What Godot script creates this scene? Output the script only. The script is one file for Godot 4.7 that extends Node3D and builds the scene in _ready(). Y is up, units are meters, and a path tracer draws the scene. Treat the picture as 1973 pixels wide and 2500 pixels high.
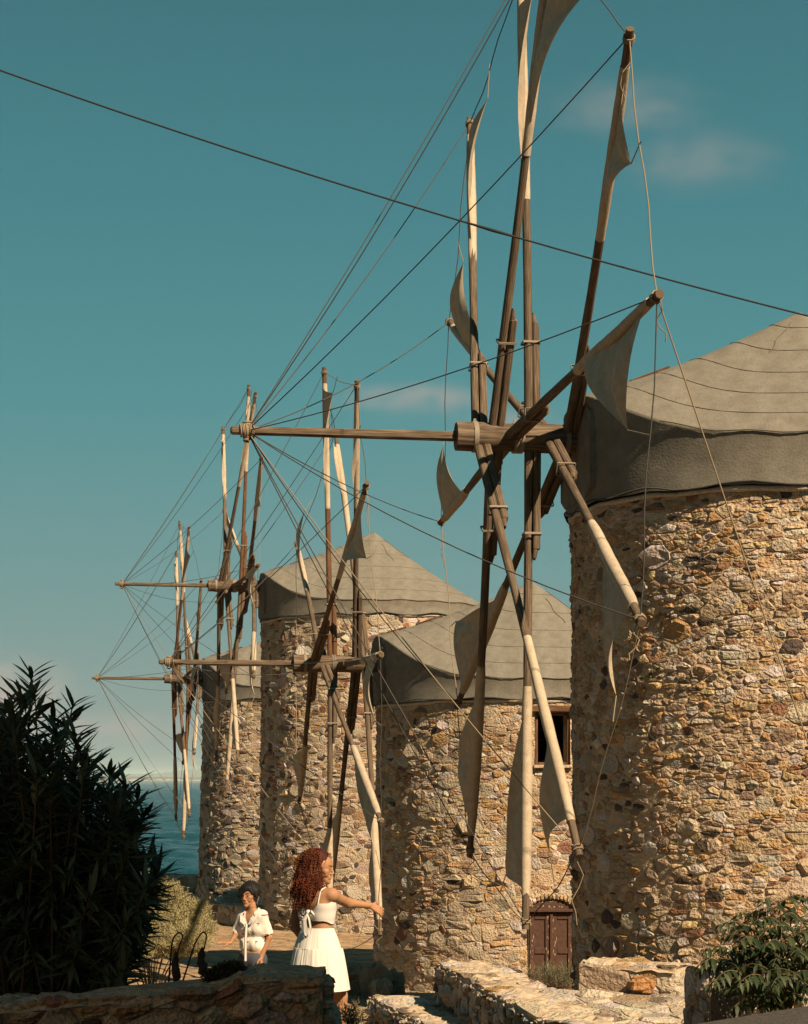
extends Node3D
# Stone sail windmills on a shore. Camera at the origin, y up, metres.

const EYE_F := 4800.0          # focal length of the photograph in its own pixels (1973 x 2500)
const AXIS_X := 986.5
const HORIZON := 1905.5

# ---------------------------------------------------------------- mesh helper
class Shape:
	var v := PackedVector3Array()
	var n := PackedVector3Array()
	var c := PackedColorArray()
	var t := PackedVector2Array()
	var tint := Color(1, 1, 1)
	func tri(a: Vector3, b: Vector3, d: Vector3) -> void:      # counter-clockwise seen from outside
		var m := (b - a).cross(d - a).normalized()
		v.append(a); v.append(d); v.append(b)
		for i in 3:
			n.append(m); c.append(tint); t.append(Vector2.ZERO)
	func quad(a: Vector3, b: Vector3, d: Vector3, e: Vector3) -> void:
		tri(a, b, d); tri(a, d, e)
	func stri(a: Vector3, b: Vector3, d: Vector3, na: Vector3, nb: Vector3, nd: Vector3) -> void:
		v.append(a); v.append(d); v.append(b)
		n.append(na); n.append(nd); n.append(nb)
		for i in 3:
			c.append(tint); t.append(Vector2.ZERO)
	func vert(p: Vector3, m: Vector3, uv: Vector2) -> void:
		v.append(p); n.append(m); c.append(tint); t.append(uv)
	func squad(p: Array, m: Array, uv: Array) -> void:           # a b d e counter-clockwise, with normals and uvs
		for k in [0, 2, 1, 0, 3, 2]:
			vert(p[k], m[k], uv[k])
	func uquad(a: Vector3, b: Vector3, d: Vector3, e: Vector3, ua: Vector2, ub: Vector2, ud: Vector2, ue: Vector2) -> void:
		var m := (b - a).cross(d - a).normalized()
		squad([a, b, d, e], [m, m, m, m], [ua, ub, ud, ue])
	# a swept round bar; radii one per point
	func tube(pts: PackedVector3Array, radii: PackedFloat32Array, sides := 8, caps := true, uv_off := Vector2.ZERO) -> void:
		var k := pts.size()
		var side := Vector3.ZERO
		var rings := []
		var norms := []
		var along := 0.0
		var alongs := PackedFloat32Array()
		for i in k:
			var d: Vector3 = (pts[mini(i + 1, k - 1)] - pts[maxi(i - 1, 0)]).normalized()
			if i == 0:
				side = d.cross(Vector3.UP)
				if side.length() < 0.1:
					side = d.cross(Vector3.RIGHT)
			side = (side - d * side.dot(d)).normalized()
			var up := side.cross(d)
			var ring := PackedVector3Array()
			var nor := PackedVector3Array()
			for s in sides:
				var a := TAU * s / sides
				var m := side * cos(a) + up * sin(a)
				ring.append(pts[i] + m * radii[i]); nor.append(m)
			rings.append(ring); norms.append(nor)
			if i > 0:
				along += pts[i].distance_to(pts[i - 1])
			alongs.append(along)
		for i in k - 1:
			for s in sides:
				var s2 := (s + 1) % sides
				squad([rings[i][s], rings[i + 1][s], rings[i + 1][s2], rings[i][s2]], [norms[i][s], norms[i + 1][s], norms[i + 1][s2], norms[i][s2]],
					[Vector2(float(s) / sides, alongs[i]) + uv_off, Vector2(float(s) / sides, alongs[i + 1]) + uv_off, Vector2(float(s + 1) / sides, alongs[i + 1]) + uv_off, Vector2(float(s + 1) / sides, alongs[i]) + uv_off])
		if caps:
			for s in sides:
				var s2 := (s + 1) % sides
				tri(pts[0], rings[0][s], rings[0][s2])
				tri(pts[k - 1], rings[k - 1][s2], rings[k - 1][s])
	# a squared timber between two points, chamfered; side is the direction of its width
	func beam(a: Vector3, b: Vector3, side: Vector3, wid: float, hei: float, bev := 0.008, taper := 1.0, uv_off := Vector2.ZERO) -> void:
		var d := (b - a).normalized()
		var x := (side - d * side.dot(d)).normalized()
		var y := d.cross(x)
		var ln := a.distance_to(b)
		var loops := []
		for e in 4:
			var at: float = [0.0, bev, ln - bev, ln][e]
			var k: float = lerpf(1.0, taper, at / ln)
			var s: float = 0.0 if e in [1, 2] else bev
			var w := wid * k / 2
			var h := hei * k / 2
			var r := PackedVector3Array()
			for q in [[w - s, h - bev - s], [w - bev - s, h - s], [-w + bev + s, h - s], [-w + s, h - bev - s], [-w + s, -h + bev + s], [-w + bev + s, -h + s], [w - bev - s, -h + s], [w - s, -h + bev + s]]:
				r.append(a + d * at + x * q[0] + y * q[1])
			loops.append(r)
		var us := [0.0, 0.02, 0.23, 0.25, 0.5, 0.52, 0.73, 0.75, 1.0]
		for e in 3:
			for s in 8:
				var s2 := (s + 1) % 8
				var v0: float = [0.0, bev, ln - bev, ln][e]
				var v1: float = [0.0, bev, ln - bev, ln][e + 1]
				uquad(loops[e][s], loops[e][s2], loops[e + 1][s2], loops[e + 1][s], Vector2(us[s], v0) + uv_off, Vector2(us[s + 1], v0) + uv_off, Vector2(us[s + 1], v1) + uv_off, Vector2(us[s], v1) + uv_off)
		for s in range(1, 7):
			tri(loops[0][0], loops[0][s + 1], loops[0][s])
			tri(loops[3][0], loops[3][s], loops[3][s + 1])
	func mesh(off := Vector3.ZERO, colored := true, mapped := true) -> ArrayMesh:
		var a := []
		a.resize(Mesh.ARRAY_MAX)
		a[Mesh.ARRAY_VERTEX] = Transform3D(Basis(), -off) * v
		a[Mesh.ARRAY_NORMAL] = n
		if colored:
			a[Mesh.ARRAY_COLOR] = c
		if mapped:
			a[Mesh.ARRAY_TEX_UV] = t
		var m := ArrayMesh.new()
		if v.size():
			m.add_surface_from_arrays(Mesh.PRIMITIVE_TRIANGLES, a)
		return m

# ---------------------------------------------------------------- naming
var taken := {}
func numbered(called: String) -> String:
	var k: int = taken.get(called, 0)
	taken[called] = k + 1
	return called if k == 0 else "%s_%03d" % [called, k]

func org(o: Node) -> Vector3:
	var p := Vector3.ZERO
	while o is Node3D and o != self:
		p += o.position
		o = o.get_parent()
	return p

func part_name(parent: Node, called: String) -> String:
	var key := "%d/%s" % [parent.get_instance_id(), called]
	var k: int = taken.get(key, 0)
	taken[key] = k + 1
	return called if k == 0 else "%s_%03d" % [called, k]

func obj(called: String, sh: Shape, mat: Material, parent: Node = self, mapped := true) -> MeshInstance3D:
	var o := MeshInstance3D.new()
	o.name = numbered(called) if parent == self else part_name(parent, called)
	o.mesh = sh.mesh(org(parent), mat.vertex_color_use_as_albedo, mapped)
	o.material_override = mat
	parent.add_child(o)
	return o

func tag(o: Node, label: String, category := "", group := "", kind := "") -> Node:
	if label: o.set_meta("label", label)
	if category: o.set_meta("category", category)
	if group: o.set_meta("group", group)
	if kind: o.set_meta("kind", kind)
	return o

func thing(called: String, label: String, category: String, at: Vector3, group := "") -> Node3D:
	var o := Node3D.new()
	o.name = numbered(called)
	o.position = at
	add_child(o)
	tag(o, label, category, group)
	return o

# ---------------------------------------------------------------- textures and materials
var M := {}

func noise_image(size: int, freq: float, octaves: int, sd: int, kind := FastNoiseLite.TYPE_SIMPLEX_SMOOTH) -> Image:
	var f := FastNoiseLite.new()
	f.seed = sd
	f.noise_type = kind
	f.frequency = freq
	f.fractal_octaves = octaves
	f.fractal_gain = 0.6
	var im := f.get_seamless_image(size, size)
	im.convert(Image.FORMAT_L8)
	return im

func tone_tex(im: Image, dark: Color, light: Color, fine: Image = null) -> ImageTexture:
	var w := im.get_width()
	var h := im.get_height()
	var o := Image.create(w, h, false, Image.FORMAT_RGB8)
	for y in h:
		for x in w:
			var k := im.get_pixel(x, y).r
			if fine:
				k = clampf(k + (fine.get_pixel(x % fine.get_width(), y % fine.get_height()).r - 0.5) * 0.7, 0, 1)
			o.set_pixel(x, y, dark.lerp(light, k))
	return ImageTexture.create_from_image(o)

func wood_image(sd: int) -> Image:
	var f := FastNoiseLite.new()
	f.seed = sd
	f.frequency = 1.0
	f.fractal_octaves = 3
	var o := Image.create(128, 512, false, Image.FORMAT_L8)
	for y in 512:
		var a := TAU * y / 512.0
		for x in 128:
			var b := TAU * x / 128.0
			var k := f.get_noise_3d(cos(b) * 3.2 + 0.3 * cos(a), sin(b) * 3.2 + sin(a) * 0.3, cos(a) * 0.35) * 0.8 + f.get_noise_3d(cos(b) * 10.0, sin(b) * 10.0 + sin(a) * 0.7, cos(a) * 0.7 + 30) * 0.6
			var m := f.get_noise_3d(cos(a) * 0.9, sin(a) * 0.9, 60.0 + cos(b) * 1.5) * 0.35
			o.set_pixel(x, y, Color(1, 1, 1) * clampf(0.5 + k + m, 0.0, 1.0))
	return o

func mat(called: String, col: Color, rough := 0.9, tex: Texture2D = null, bump: Texture2D = null, bump_cm := 0.0, scale := 1.0, vertex := false, tri := true) -> StandardMaterial3D:
	var m := StandardMaterial3D.new()
	m.resource_name = called
	m.albedo_color = col.linear_to_srgb()
	m.roughness = rough
	m.metallic_specular = 0.3
	m.vertex_color_use_as_albedo = vertex
	if tex: m.albedo_texture = tex
	if bump:
		m.heightmap_enabled = true
		m.heightmap_texture = bump
		m.heightmap_scale = bump_cm
	if tri and (tex or bump):
		m.uv1_triplanar = true
		m.uv1_scale = Vector3.ONE * scale
	M[called] = m
	return m

func make_materials() -> void:
	var coarse := noise_image(256, 0.02, 4, 3)
	var fine := noise_image(256, 0.09, 3, 8)
	var rough := noise_image(256, 0.035, 5, 21)
	var blots := noise_image(256, 0.012, 4, 33)
	var coarse_t := ImageTexture.create_from_image(coarse)
	var rough_t := ImageTexture.create_from_image(rough)
	var fine_t := ImageTexture.create_from_image(fine)
	var stone_t := tone_tex(rough, Color(0.80, 0.77, 0.74), Color(1.0, 1.0, 1.0), fine)
	mat("stone", Color(1, 1, 1), 0.92, stone_t, rough_t, 2.6, 2.2, true)
	mat("mortar", Color(0.455, 0.355, 0.246), 0.95, stone_t, rough_t, 3.0, 1.6)
	var canvas_t := tone_tex(blots, Color(0.80, 0.79, 0.77), Color(1, 1, 1), fine)
	mat("canvas", Color(0.175, 0.160, 0.132), 0.95, canvas_t, fine_t, 0.25, 1.3)
	mat("seam", Color(0.086, 0.074, 0.056), 0.95)
	mat("lime", Color(0.473, 0.421, 0.347), 0.95, stone_t, rough_t, 1.0, 2.0)
	mat("plaster", Color(0.455, 0.365, 0.262), 0.95, stone_t, rough_t, 1.6, 1.1)
	var wood := wood_image(5)
	var wood_t := tone_tex(wood, Color(0.60, 0.57, 0.54), Color(1, 1, 1))
	var wood_b := ImageTexture.create_from_image(wood)
	var wm := mat("wood", Color(0.147, 0.109, 0.075), 0.85, wood_t, wood_b, 0.35, 1.0, false, false)
	wm.uv1_scale = Vector3(1, 0.7, 1)
	var wr := mat("red_wood", Color(0.158, 0.082, 0.042), 0.8, wood_t, wood_b, 0.35, 1.0, false, false)
	wr.uv1_scale = Vector3(1, 0.7, 1)
	var wd := mat("dark_wood", Color(0.099, 0.069, 0.046), 0.85, wood_t, wood_b, 0.35, 1.0, false, false)
	wd.uv1_scale = Vector3(1, 0.7, 1)
	mat("door_paint", Color(0.078, 0.041, 0.028), 0.7, tone_tex(noise_image(256, 0.03, 5, 40), Color(0.75, 0.72, 0.7), Color(1.0, 1.0, 1.0)), fine_t, 0.15, 1.6)
	mat("chipped_paint", Color(0.277, 0.198, 0.125), 0.9)
	mat("strap", Color(0.178, 0.149, 0.112), 0.6)
	var cl := mat("sailcloth", Color(0.415, 0.339, 0.250), 0.95, canvas_t, fine_t, 0.25, 2.0)
	cl.backlight_enabled = true
	cl.backlight = Color(0.07, 0.055, 0.04)
	mat("rope", Color(0.198, 0.152, 0.099), 0.95)
	mat("dark_rope", Color(0.06, 0.055, 0.05), 0.9)
	mat("cable", Color(0.018, 0.018, 0.018), 0.7)
	mat("ground", Color(0.392, 0.267, 0.159), 0.97, tone_tex(noise_image(256, 0.02, 5, 51), Color(0.62, 0.6, 0.57), Color(1, 1, 1), fine), rough_t, 3.0, 0.35)
	mat("asphalt", Color(0.060, 0.054, 0.048), 0.9, stone_t, fine_t, 0.6, 1.2)
	var sea := mat("sea", Color(0.007, 0.036, 0.050), 0.15)
	sea.metallic_specular = 0.30
	var wave := noise_image(512, 0.018, 5, 77)
	sea.heightmap_enabled = true
	sea.heightmap_texture = ImageTexture.create_from_image(wave)
	sea.heightmap_scale = 20.0
	sea.uv1_triplanar = true
	sea.uv1_scale = Vector3(0.055, 0.11, 0.16)
	mat("hill", Color(0.077, 0.083, 0.074), 1.0)
	mat("far_wall", Color(0.277, 0.238, 0.211), 0.9)
	mat("leaf_dark", Color(0.065, 0.088, 0.052), 0.55).metallic_specular = 0.25
	mat("leaf_dark_pale", Color(0.103, 0.127, 0.078), 0.55).metallic_specular = 0.25
	mat("leaf_green", Color(0.017, 0.026, 0.010), 0.5)
	mat("leaf_green_pale", Color(0.039, 0.048, 0.019), 0.5)
	mat("leaf_yellow", Color(0.280, 0.234, 0.122), 0.8)
	mat("leaf_yellow_dim", Color(0.189, 0.168, 0.081), 0.8)
	for k in ["leaf_green", "leaf_green_pale", "leaf_yellow", "leaf_yellow_dim"]:
		M[k].backlight_enabled = true
		M[k].backlight = Color(0.20, 0.21, 0.09)
	mat("twig", Color(0.12, 0.085, 0.05), 0.9)
	mat("dry_stem", Color(0.045, 0.032, 0.022), 0.95)
	mat("skin", Color(0.42, 0.235, 0.135), 0.55, null, null, 0, 1, true).albedo_color = Color(1, 1, 1)
	mat("lip", Color(0.20, 0.062, 0.044), 0.5)
	mat("hair_red", Color(1, 1, 1), 0.6, null, null, 0, 1, true)
	mat("hair_black", Color(0.008, 0.007, 0.007), 0.6)
	var wc := mat("white_cotton", Color(0.545, 0.515, 0.464), 0.95, tone_tex(fine, Color(0.93, 0.93, 0.93), Color(1, 1, 1)), fine_t, 0.05, 8.0)
	wc.backlight_enabled = true
	wc.backlight = Color(0.12, 0.11, 0.10)
	mat("denim", Color(0.05, 0.055, 0.07), 0.9)
	mat("eye_white", Color(0.480, 0.456, 0.424), 0.4)
	mat("dark_hair_line", Color(0.02, 0.012, 0.01), 0.8)
	mat("ochre_wall", Color(0.422, 0.328, 0.235), 0.95, stone_t, rough_t, 1.0, 0.8)
	mat("house_wall", Color(0.277, 0.251, 0.211), 0.95, stone_t, rough_t, 1.0, 0.8)

# ---------------------------------------------------------------- projection of the photograph, to choose which pieces show largest
func on_photo(p: Vector3) -> Vector2:
	return Vector2(AXIS_X + EYE_F * p.x / -p.z, HORIZON - EYE_F * p.y / -p.z)

func in_photo(p: Vector3, margin := 0.0) -> bool:
	if p.z > -0.5: return false
	var q := on_photo(p)
	return q.x > -margin and q.x < 1973 + margin and q.y > -margin and q.y < 2500 + margin

# ---------------------------------------------------------------- rubble masonry
# splits a rectangle into stones of mixed size: weighted cells round thrown darts, some cells cut again into flat slabs
func rubble(wid: float, hei: float, rng: RandomNumberGenerator, steps: Array, aniso: float, slab := 0.35) -> Array:
	var big: float = steps[0][0]
	var pts := PackedVector2Array()
	var rad := PackedFloat32Array()
	var grid := {}
	var h2 := hei * aniso
	for st in steps:
		var tries := int(wid * h2 * st[1])
		for i in tries:
			var r: float = st[0] * rng.randf_range(0.8, 1.15)
			var p := Vector2(rng.randf() * wid, rng.randf() * h2)
			if hei > 2.5 and r > steps[-2][0] and p.y > h2 * 0.42 and rng.randf() < 0.7: continue     # the big stones lie low in the wall
			var cx := int(p.x / big)
			var cy := int(p.y / big)
			var free := true
			for gx in range(cx - 2, cx + 3):
				for gy in range(cy - 2, cy + 3):
					for j in grid.get(Vector2i(gx, gy), []):
						var q: Vector2 = pts[j]
						if p.distance_squared_to(q) < pow((r + rad[j]) * 0.93, 2):
							free = false
							break
					if not free: break
				if not free: break
			if free:
				var key := Vector2i(cx, cy)
				if not grid.has(key): grid[key] = []
				grid[key].append(pts.size())
				pts.append(p)
				rad.append(r)
	var out := []
	for i in pts.size():
		var p := pts[i]
		var reach := rad[i] * 2.6
		var poly := PackedVector2Array([Vector2(maxf(p.x - reach, 0), maxf(p.y - reach, 0)), Vector2(minf(p.x + reach, wid), maxf(p.y - reach, 0)), Vector2(minf(p.x + reach, wid), minf(p.y + reach, h2)), Vector2(maxf(p.x - reach, 0), minf(p.y + reach, h2))])
		var far := reach * 1.42
		var cx := int(p.x / big)
		var cy := int(p.y / big)
		for gx in [cx, cx - 1, cx + 1, cx - 2, cx + 2]:
			for gy in [cy, cy - 1, cy + 1, cy - 2, cy + 2]:
				for j in grid.get(Vector2i(gx, gy), []):
					if j == i: continue
					var d: Vector2 = pts[j] - p
					var dd := d.length_squared()
					var off := (dd + rad[i] * rad[i] - rad[j] * rad[j]) * 0.5
					if off / sqrt(dd) > far: continue
					# keep the side where (x - p) . d <= off
					var cut := PackedVector2Array()
					var m := poly.size()
					var hit := false
					for k in m:
						var a := poly[k]
						var b := poly[(k + 1) % m]
						var da := (a - p).dot(d) - off
						var db := (b - p).dot(d) - off
						if da <= 0: cut.append(a)
						else: hit = true
						if (da < 0) != (db < 0):
							cut.append(a.lerp(b, da / (da - db)))
					if hit:
						poly = cut
						far = 0.0
						for q in poly: far = maxf(far, p.distance_to(q))
		if poly.size() < 3: continue
		for k in poly.size(): poly[k] = Vector2(poly[k].x, poly[k].y / aniso)
		var lo := poly[0]
		var hi := poly[0]
		for q in poly:
			lo = lo.min(q)
			hi = hi.max(q)
		var size := hi - lo
		if size.x < 0.02 or size.y < 0.015: continue
		if size.y > 0.075 and size.x > 0.08 and rng.randf() < slab:
			var cuts := 2 if size.y < 0.15 else rng.randi_range(2, 3)
			var left := poly
			for k in cuts - 1:
				var y := lo.y + size.y * (k + 1.0) / cuts + rng.randf_range(-0.012, 0.012)
				var tilt := rng.randf_range(-0.12, 0.12)
				var mid := (lo.x + hi.x) / 2
				var low := PackedVector2Array()
				var high := PackedVector2Array()
				for e in left.size():
					var a := left[e]
					var b := left[(e + 1) % left.size()]
					var da := a.y - (y + (a.x - mid) * tilt)
					var db := b.y - (y + (b.x - mid) * tilt)
					if da <= 0: low.append(a)
					else: high.append(a)
					if (da < 0) != (db < 0):
						var x := a.lerp(b, da / (da - db))
						low.append(x)
						high.append(x)
				if low.size() >= 3: out.append(low)
				left = high
			if left.size() >= 3: out.append(left)
		elif size.x > 0.22 and rng.randf() < 0.35:
			var x0 := lo.x + size.x * rng.randf_range(0.4, 0.6)
			var tl := rng.randf_range(-0.3, 0.3)
			var l2 := PackedVector2Array()
			var r2 := PackedVector2Array()
			for e in poly.size():
				var a := poly[e]
				var b := poly[(e + 1) % poly.size()]
				var da := a.x - (x0 + (a.y - lo.y) * tl)
				var db := b.x - (x0 + (b.y - lo.y) * tl)
				if da <= 0: l2.append(a)
				else: r2.append(a)
				if (da < 0) != (db < 0):
					var x := a.lerp(b, da / (da - db))
					l2.append(x)
					r2.append(x)
			if l2.size() >= 3: out.append(l2)
			if r2.size() >= 3: out.append(r2)
		else:
			out.append(poly)
	return out

func area_of(p: PackedVector2Array) -> float:
	var s := 0.0
	for k in p.size():
		s += p[k].cross(p[(k + 1) % p.size()])
	return absf(s) / 2

# one stone: an uneven block that stands proud of the mortar; place turns (along, up, out) into a point
func stone(sh: Shape, poly: PackedVector2Array, place: Callable, gap: float, proud: float, rng: RandomNumberGenerator) -> void:
	var mid := Vector2.ZERO
	for q in poly: mid += q
	mid /= poly.size()
	# drop tiny edges, cut sharp corners
	var p := PackedVector2Array()
	var m := poly.size()
	for k in m:
		var a := poly[(k + m - 1) % m]
		var b := poly[k]
		var d := poly[(k + 1) % m]
		if b.distance_to(d) < 0.012: continue
		var turn := (b - a).normalized().dot((d - b).normalized())
		if turn < 0.45 and m <= 7:
			p.append(b.lerp(a, rng.randf_range(0.14, 0.3)))
			p.append(b.lerp(d, rng.randf_range(0.14, 0.3)))
		else:
			p.append(b)
	m = p.size()
	if m < 4: return
	var flip := 0.0
	for k in m: flip += p[k].cross(p[(k + 1) % m])
	if flip < 0: p.reverse()
	var foot := PackedVector3Array()
	var edge := PackedVector3Array()
	var face := PackedVector3Array()
	var lean := Vector2(rng.randf_range(-1, 1), rng.randf_range(-1, 1)) * proud * 1.6
	var soft := rng.randf_range(0.62, 0.8)
	for k in m:
		var d := p[k] - mid
		var ln := d.length()
		var q := mid + d * maxf(0.35, 1.0 - gap / maxf(ln, 0.01)) + Vector2(rng.randf_range(-1, 1), rng.randf_range(-1, 1)) * gap * 0.3
		foot.append(place.call(q.x, q.y, -0.02))
		edge.append(place.call(q.x, q.y, proud * rng.randf_range(0.35, 0.75)))
		var g := mid + (q - mid) * (soft + rng.randf_range(-0.1, 0.1))
		face.append(place.call(g.x, g.y, maxf(0.004, proud * rng.randf_range(0.8, 1.15) + lean.dot(d) / 0.1 * 0.5)))
	var top: Vector3 = place.call(mid.x + rng.randf_range(-0.01, 0.01), mid.y, proud * rng.randf_range(0.85, 1.3))
	for k in m:
		var k2 := (k + 1) % m
		sh.quad(foot[k], foot[k2], edge[k2], edge[k])
		sh.quad(edge[k], edge[k2], face[k2], face[k])
		sh.tri(face[k], face[k2], top)

const PALETTE := {
	"warm": [[0.38, Color(0.440, 0.339, 0.241)], [0.19, Color(0.410, 0.263, 0.138)], [0.19, Color(0.454, 0.404, 0.350)], [0.10, Color(0.278, 0.198, 0.143)], [0.05, Color(0.088, 0.069, 0.058)], [0.03, Color(0.278, 0.154, 0.098)], [0.06, Color(0.440, 0.339, 0.197)]],
	"dusk": [[0.38, Color(0.425, 0.339, 0.256)], [0.12, Color(0.367, 0.243, 0.138)], [0.24, Color(0.440, 0.396, 0.350)], [0.13, Color(0.219, 0.158, 0.118)], [0.07, Color(0.088, 0.069, 0.060)], [0.06, Color(0.228, 0.118, 0.074)]],
	"pale": [[0.42, Color(0.454, 0.388, 0.315)], [0.2, Color(0.440, 0.412, 0.384)], [0.15, Color(0.308, 0.231, 0.158)], [0.1, Color(0.367, 0.234, 0.109)], [0.13, Color(0.191, 0.149, 0.118)]],
}
func stone_tone(kind: String, size: float, rng: RandomNumberGenerator) -> Color:
	var r := rng.randf()
	if size > 0.026 and kind in ["warm", "dusk"] and rng.randf() < 0.5: return Color(0.405, 0.345, 0.255) * rng.randf_range(0.72, 1.08)
	for e in PALETTE[kind]:
		r -= e[0]
		if r <= 0:
			var k := rng.randf_range(0.72, 1.18)
			return Color(e[1].r * k, e[1].g * k * rng.randf_range(0.95, 1.05), e[1].b * k * rng.randf_range(0.88, 1.1))
	return PALETTE[kind][0][1]

# lays stones over a wall part: the ones that show largest are parts of their own, the rest one mass
func lay(cells: Array, place: Callable, parent: Node, kind: String, gap: float, proud: float, rng: RandomNumberGenerator, own: int, material := "stone", skip = null) -> void:
	var ranked := []
	for i in cells.size():
		var mid := Vector2.ZERO
		for q in cells[i]: mid += q
		mid /= cells[i].size()
		if skip != null and skip.call(mid): continue
		var at: Vector3 = place.call(mid.x, mid.y, 0.0)
		var out: Vector3 = (place.call(mid.x, mid.y, 0.1) - at).normalized()
		var facing := out.dot(-at.normalized())
		var a := area_of(cells[i])
		var score := a * facing / at.length_squared() if facing > 0.08 and in_photo(at) else 0.0
		ranked.append([score, i, a])
	ranked.sort_custom(func(x, y): return x[0] > y[0] or (x[0] == y[0] and x[1] < y[1]))
	var rest := Shape.new()
	for k in ranked.size():
		var poly: PackedVector2Array = cells[ranked[k][1]]
		var big := sqrt(ranked[k][2])
		var g := minf(gap * rng.randf_range(0.6, 1.5), big * 0.16)
		var pr := clampf(proud * rng.randf_range(0.35, 1.25) * (0.5 + big * 3.2), 0.006, proud * 2.0)
		var tone := stone_tone(kind, ranked[k][2], rng)
		if k < own and ranked[k][0] > 0:
			var one := Shape.new()
			one.tint = tone
			stone(one, poly, place, g, pr, rng)
			if one.v.size(): obj("stone", one, M[material], parent, false)
		else:
			rest.tint = tone
			stone(rest, poly, place, g, pr, rng)
	if rest.v.size():
		tag(obj("small_stones", rest, M[material], parent, false), "", "", "", "stuff")

# ---------------------------------------------------------------- windmills
func arc_for(c: Vector3, r: float, px: float) -> float:
	var toward := atan2(-c.x, -c.z)
	var best := 0.0
	var err := 1e9
	for i in 321:
		var al := toward + deg_to_rad(-80 + i * 0.5)
		var q := on_photo(c + Vector3(sin(al), 0, cos(al)) * r)
		if absf(q.x - px) < err:
			err = absf(q.x - px)
			best = al
	return best

func rope(parent: Node, called: String, a: Vector3, b: Vector3, r: float, sag: float, material := "rope", segs := 8, wob := 0.0) -> MeshInstance3D:
	var pts := PackedVector3Array()
	var rad := PackedFloat32Array()
	var side := (b - a).cross(Vector3.UP).normalized()
	for i in segs + 1:
		var k := float(i) / segs
		pts.append(a.lerp(b, k) + Vector3.DOWN * sag * 4 * k * (1 - k) + side * sin(k * 9.0 + a.x * 3) * wob * k * (1 - k) * 4)
		rad.append(r)
	var sh := Shape.new()
	sh.tube(pts, rad, 5, false)
	return obj(called, sh, M[material], parent, false)

func coil(sh: Shape, at: Vector3, axis: Vector3, r: float, turns: int, thick: float) -> void:
	var x := axis.cross(Vector3(0.3, 0.9, 0.2)).normalized()
	var y := axis.cross(x)
	var pts := PackedVector3Array()
	var rad := PackedFloat32Array()
	for i in turns * 8 + 1:
		var an := TAU * i / 8.0
		pts.append(at + axis * (float(i) / (turns * 8) - 0.5) * thick * 2.1 * turns + (x * cos(an) + y * sin(an)) * r)
		rad.append(thick)
	sh.tube(pts, rad, 5)

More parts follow.
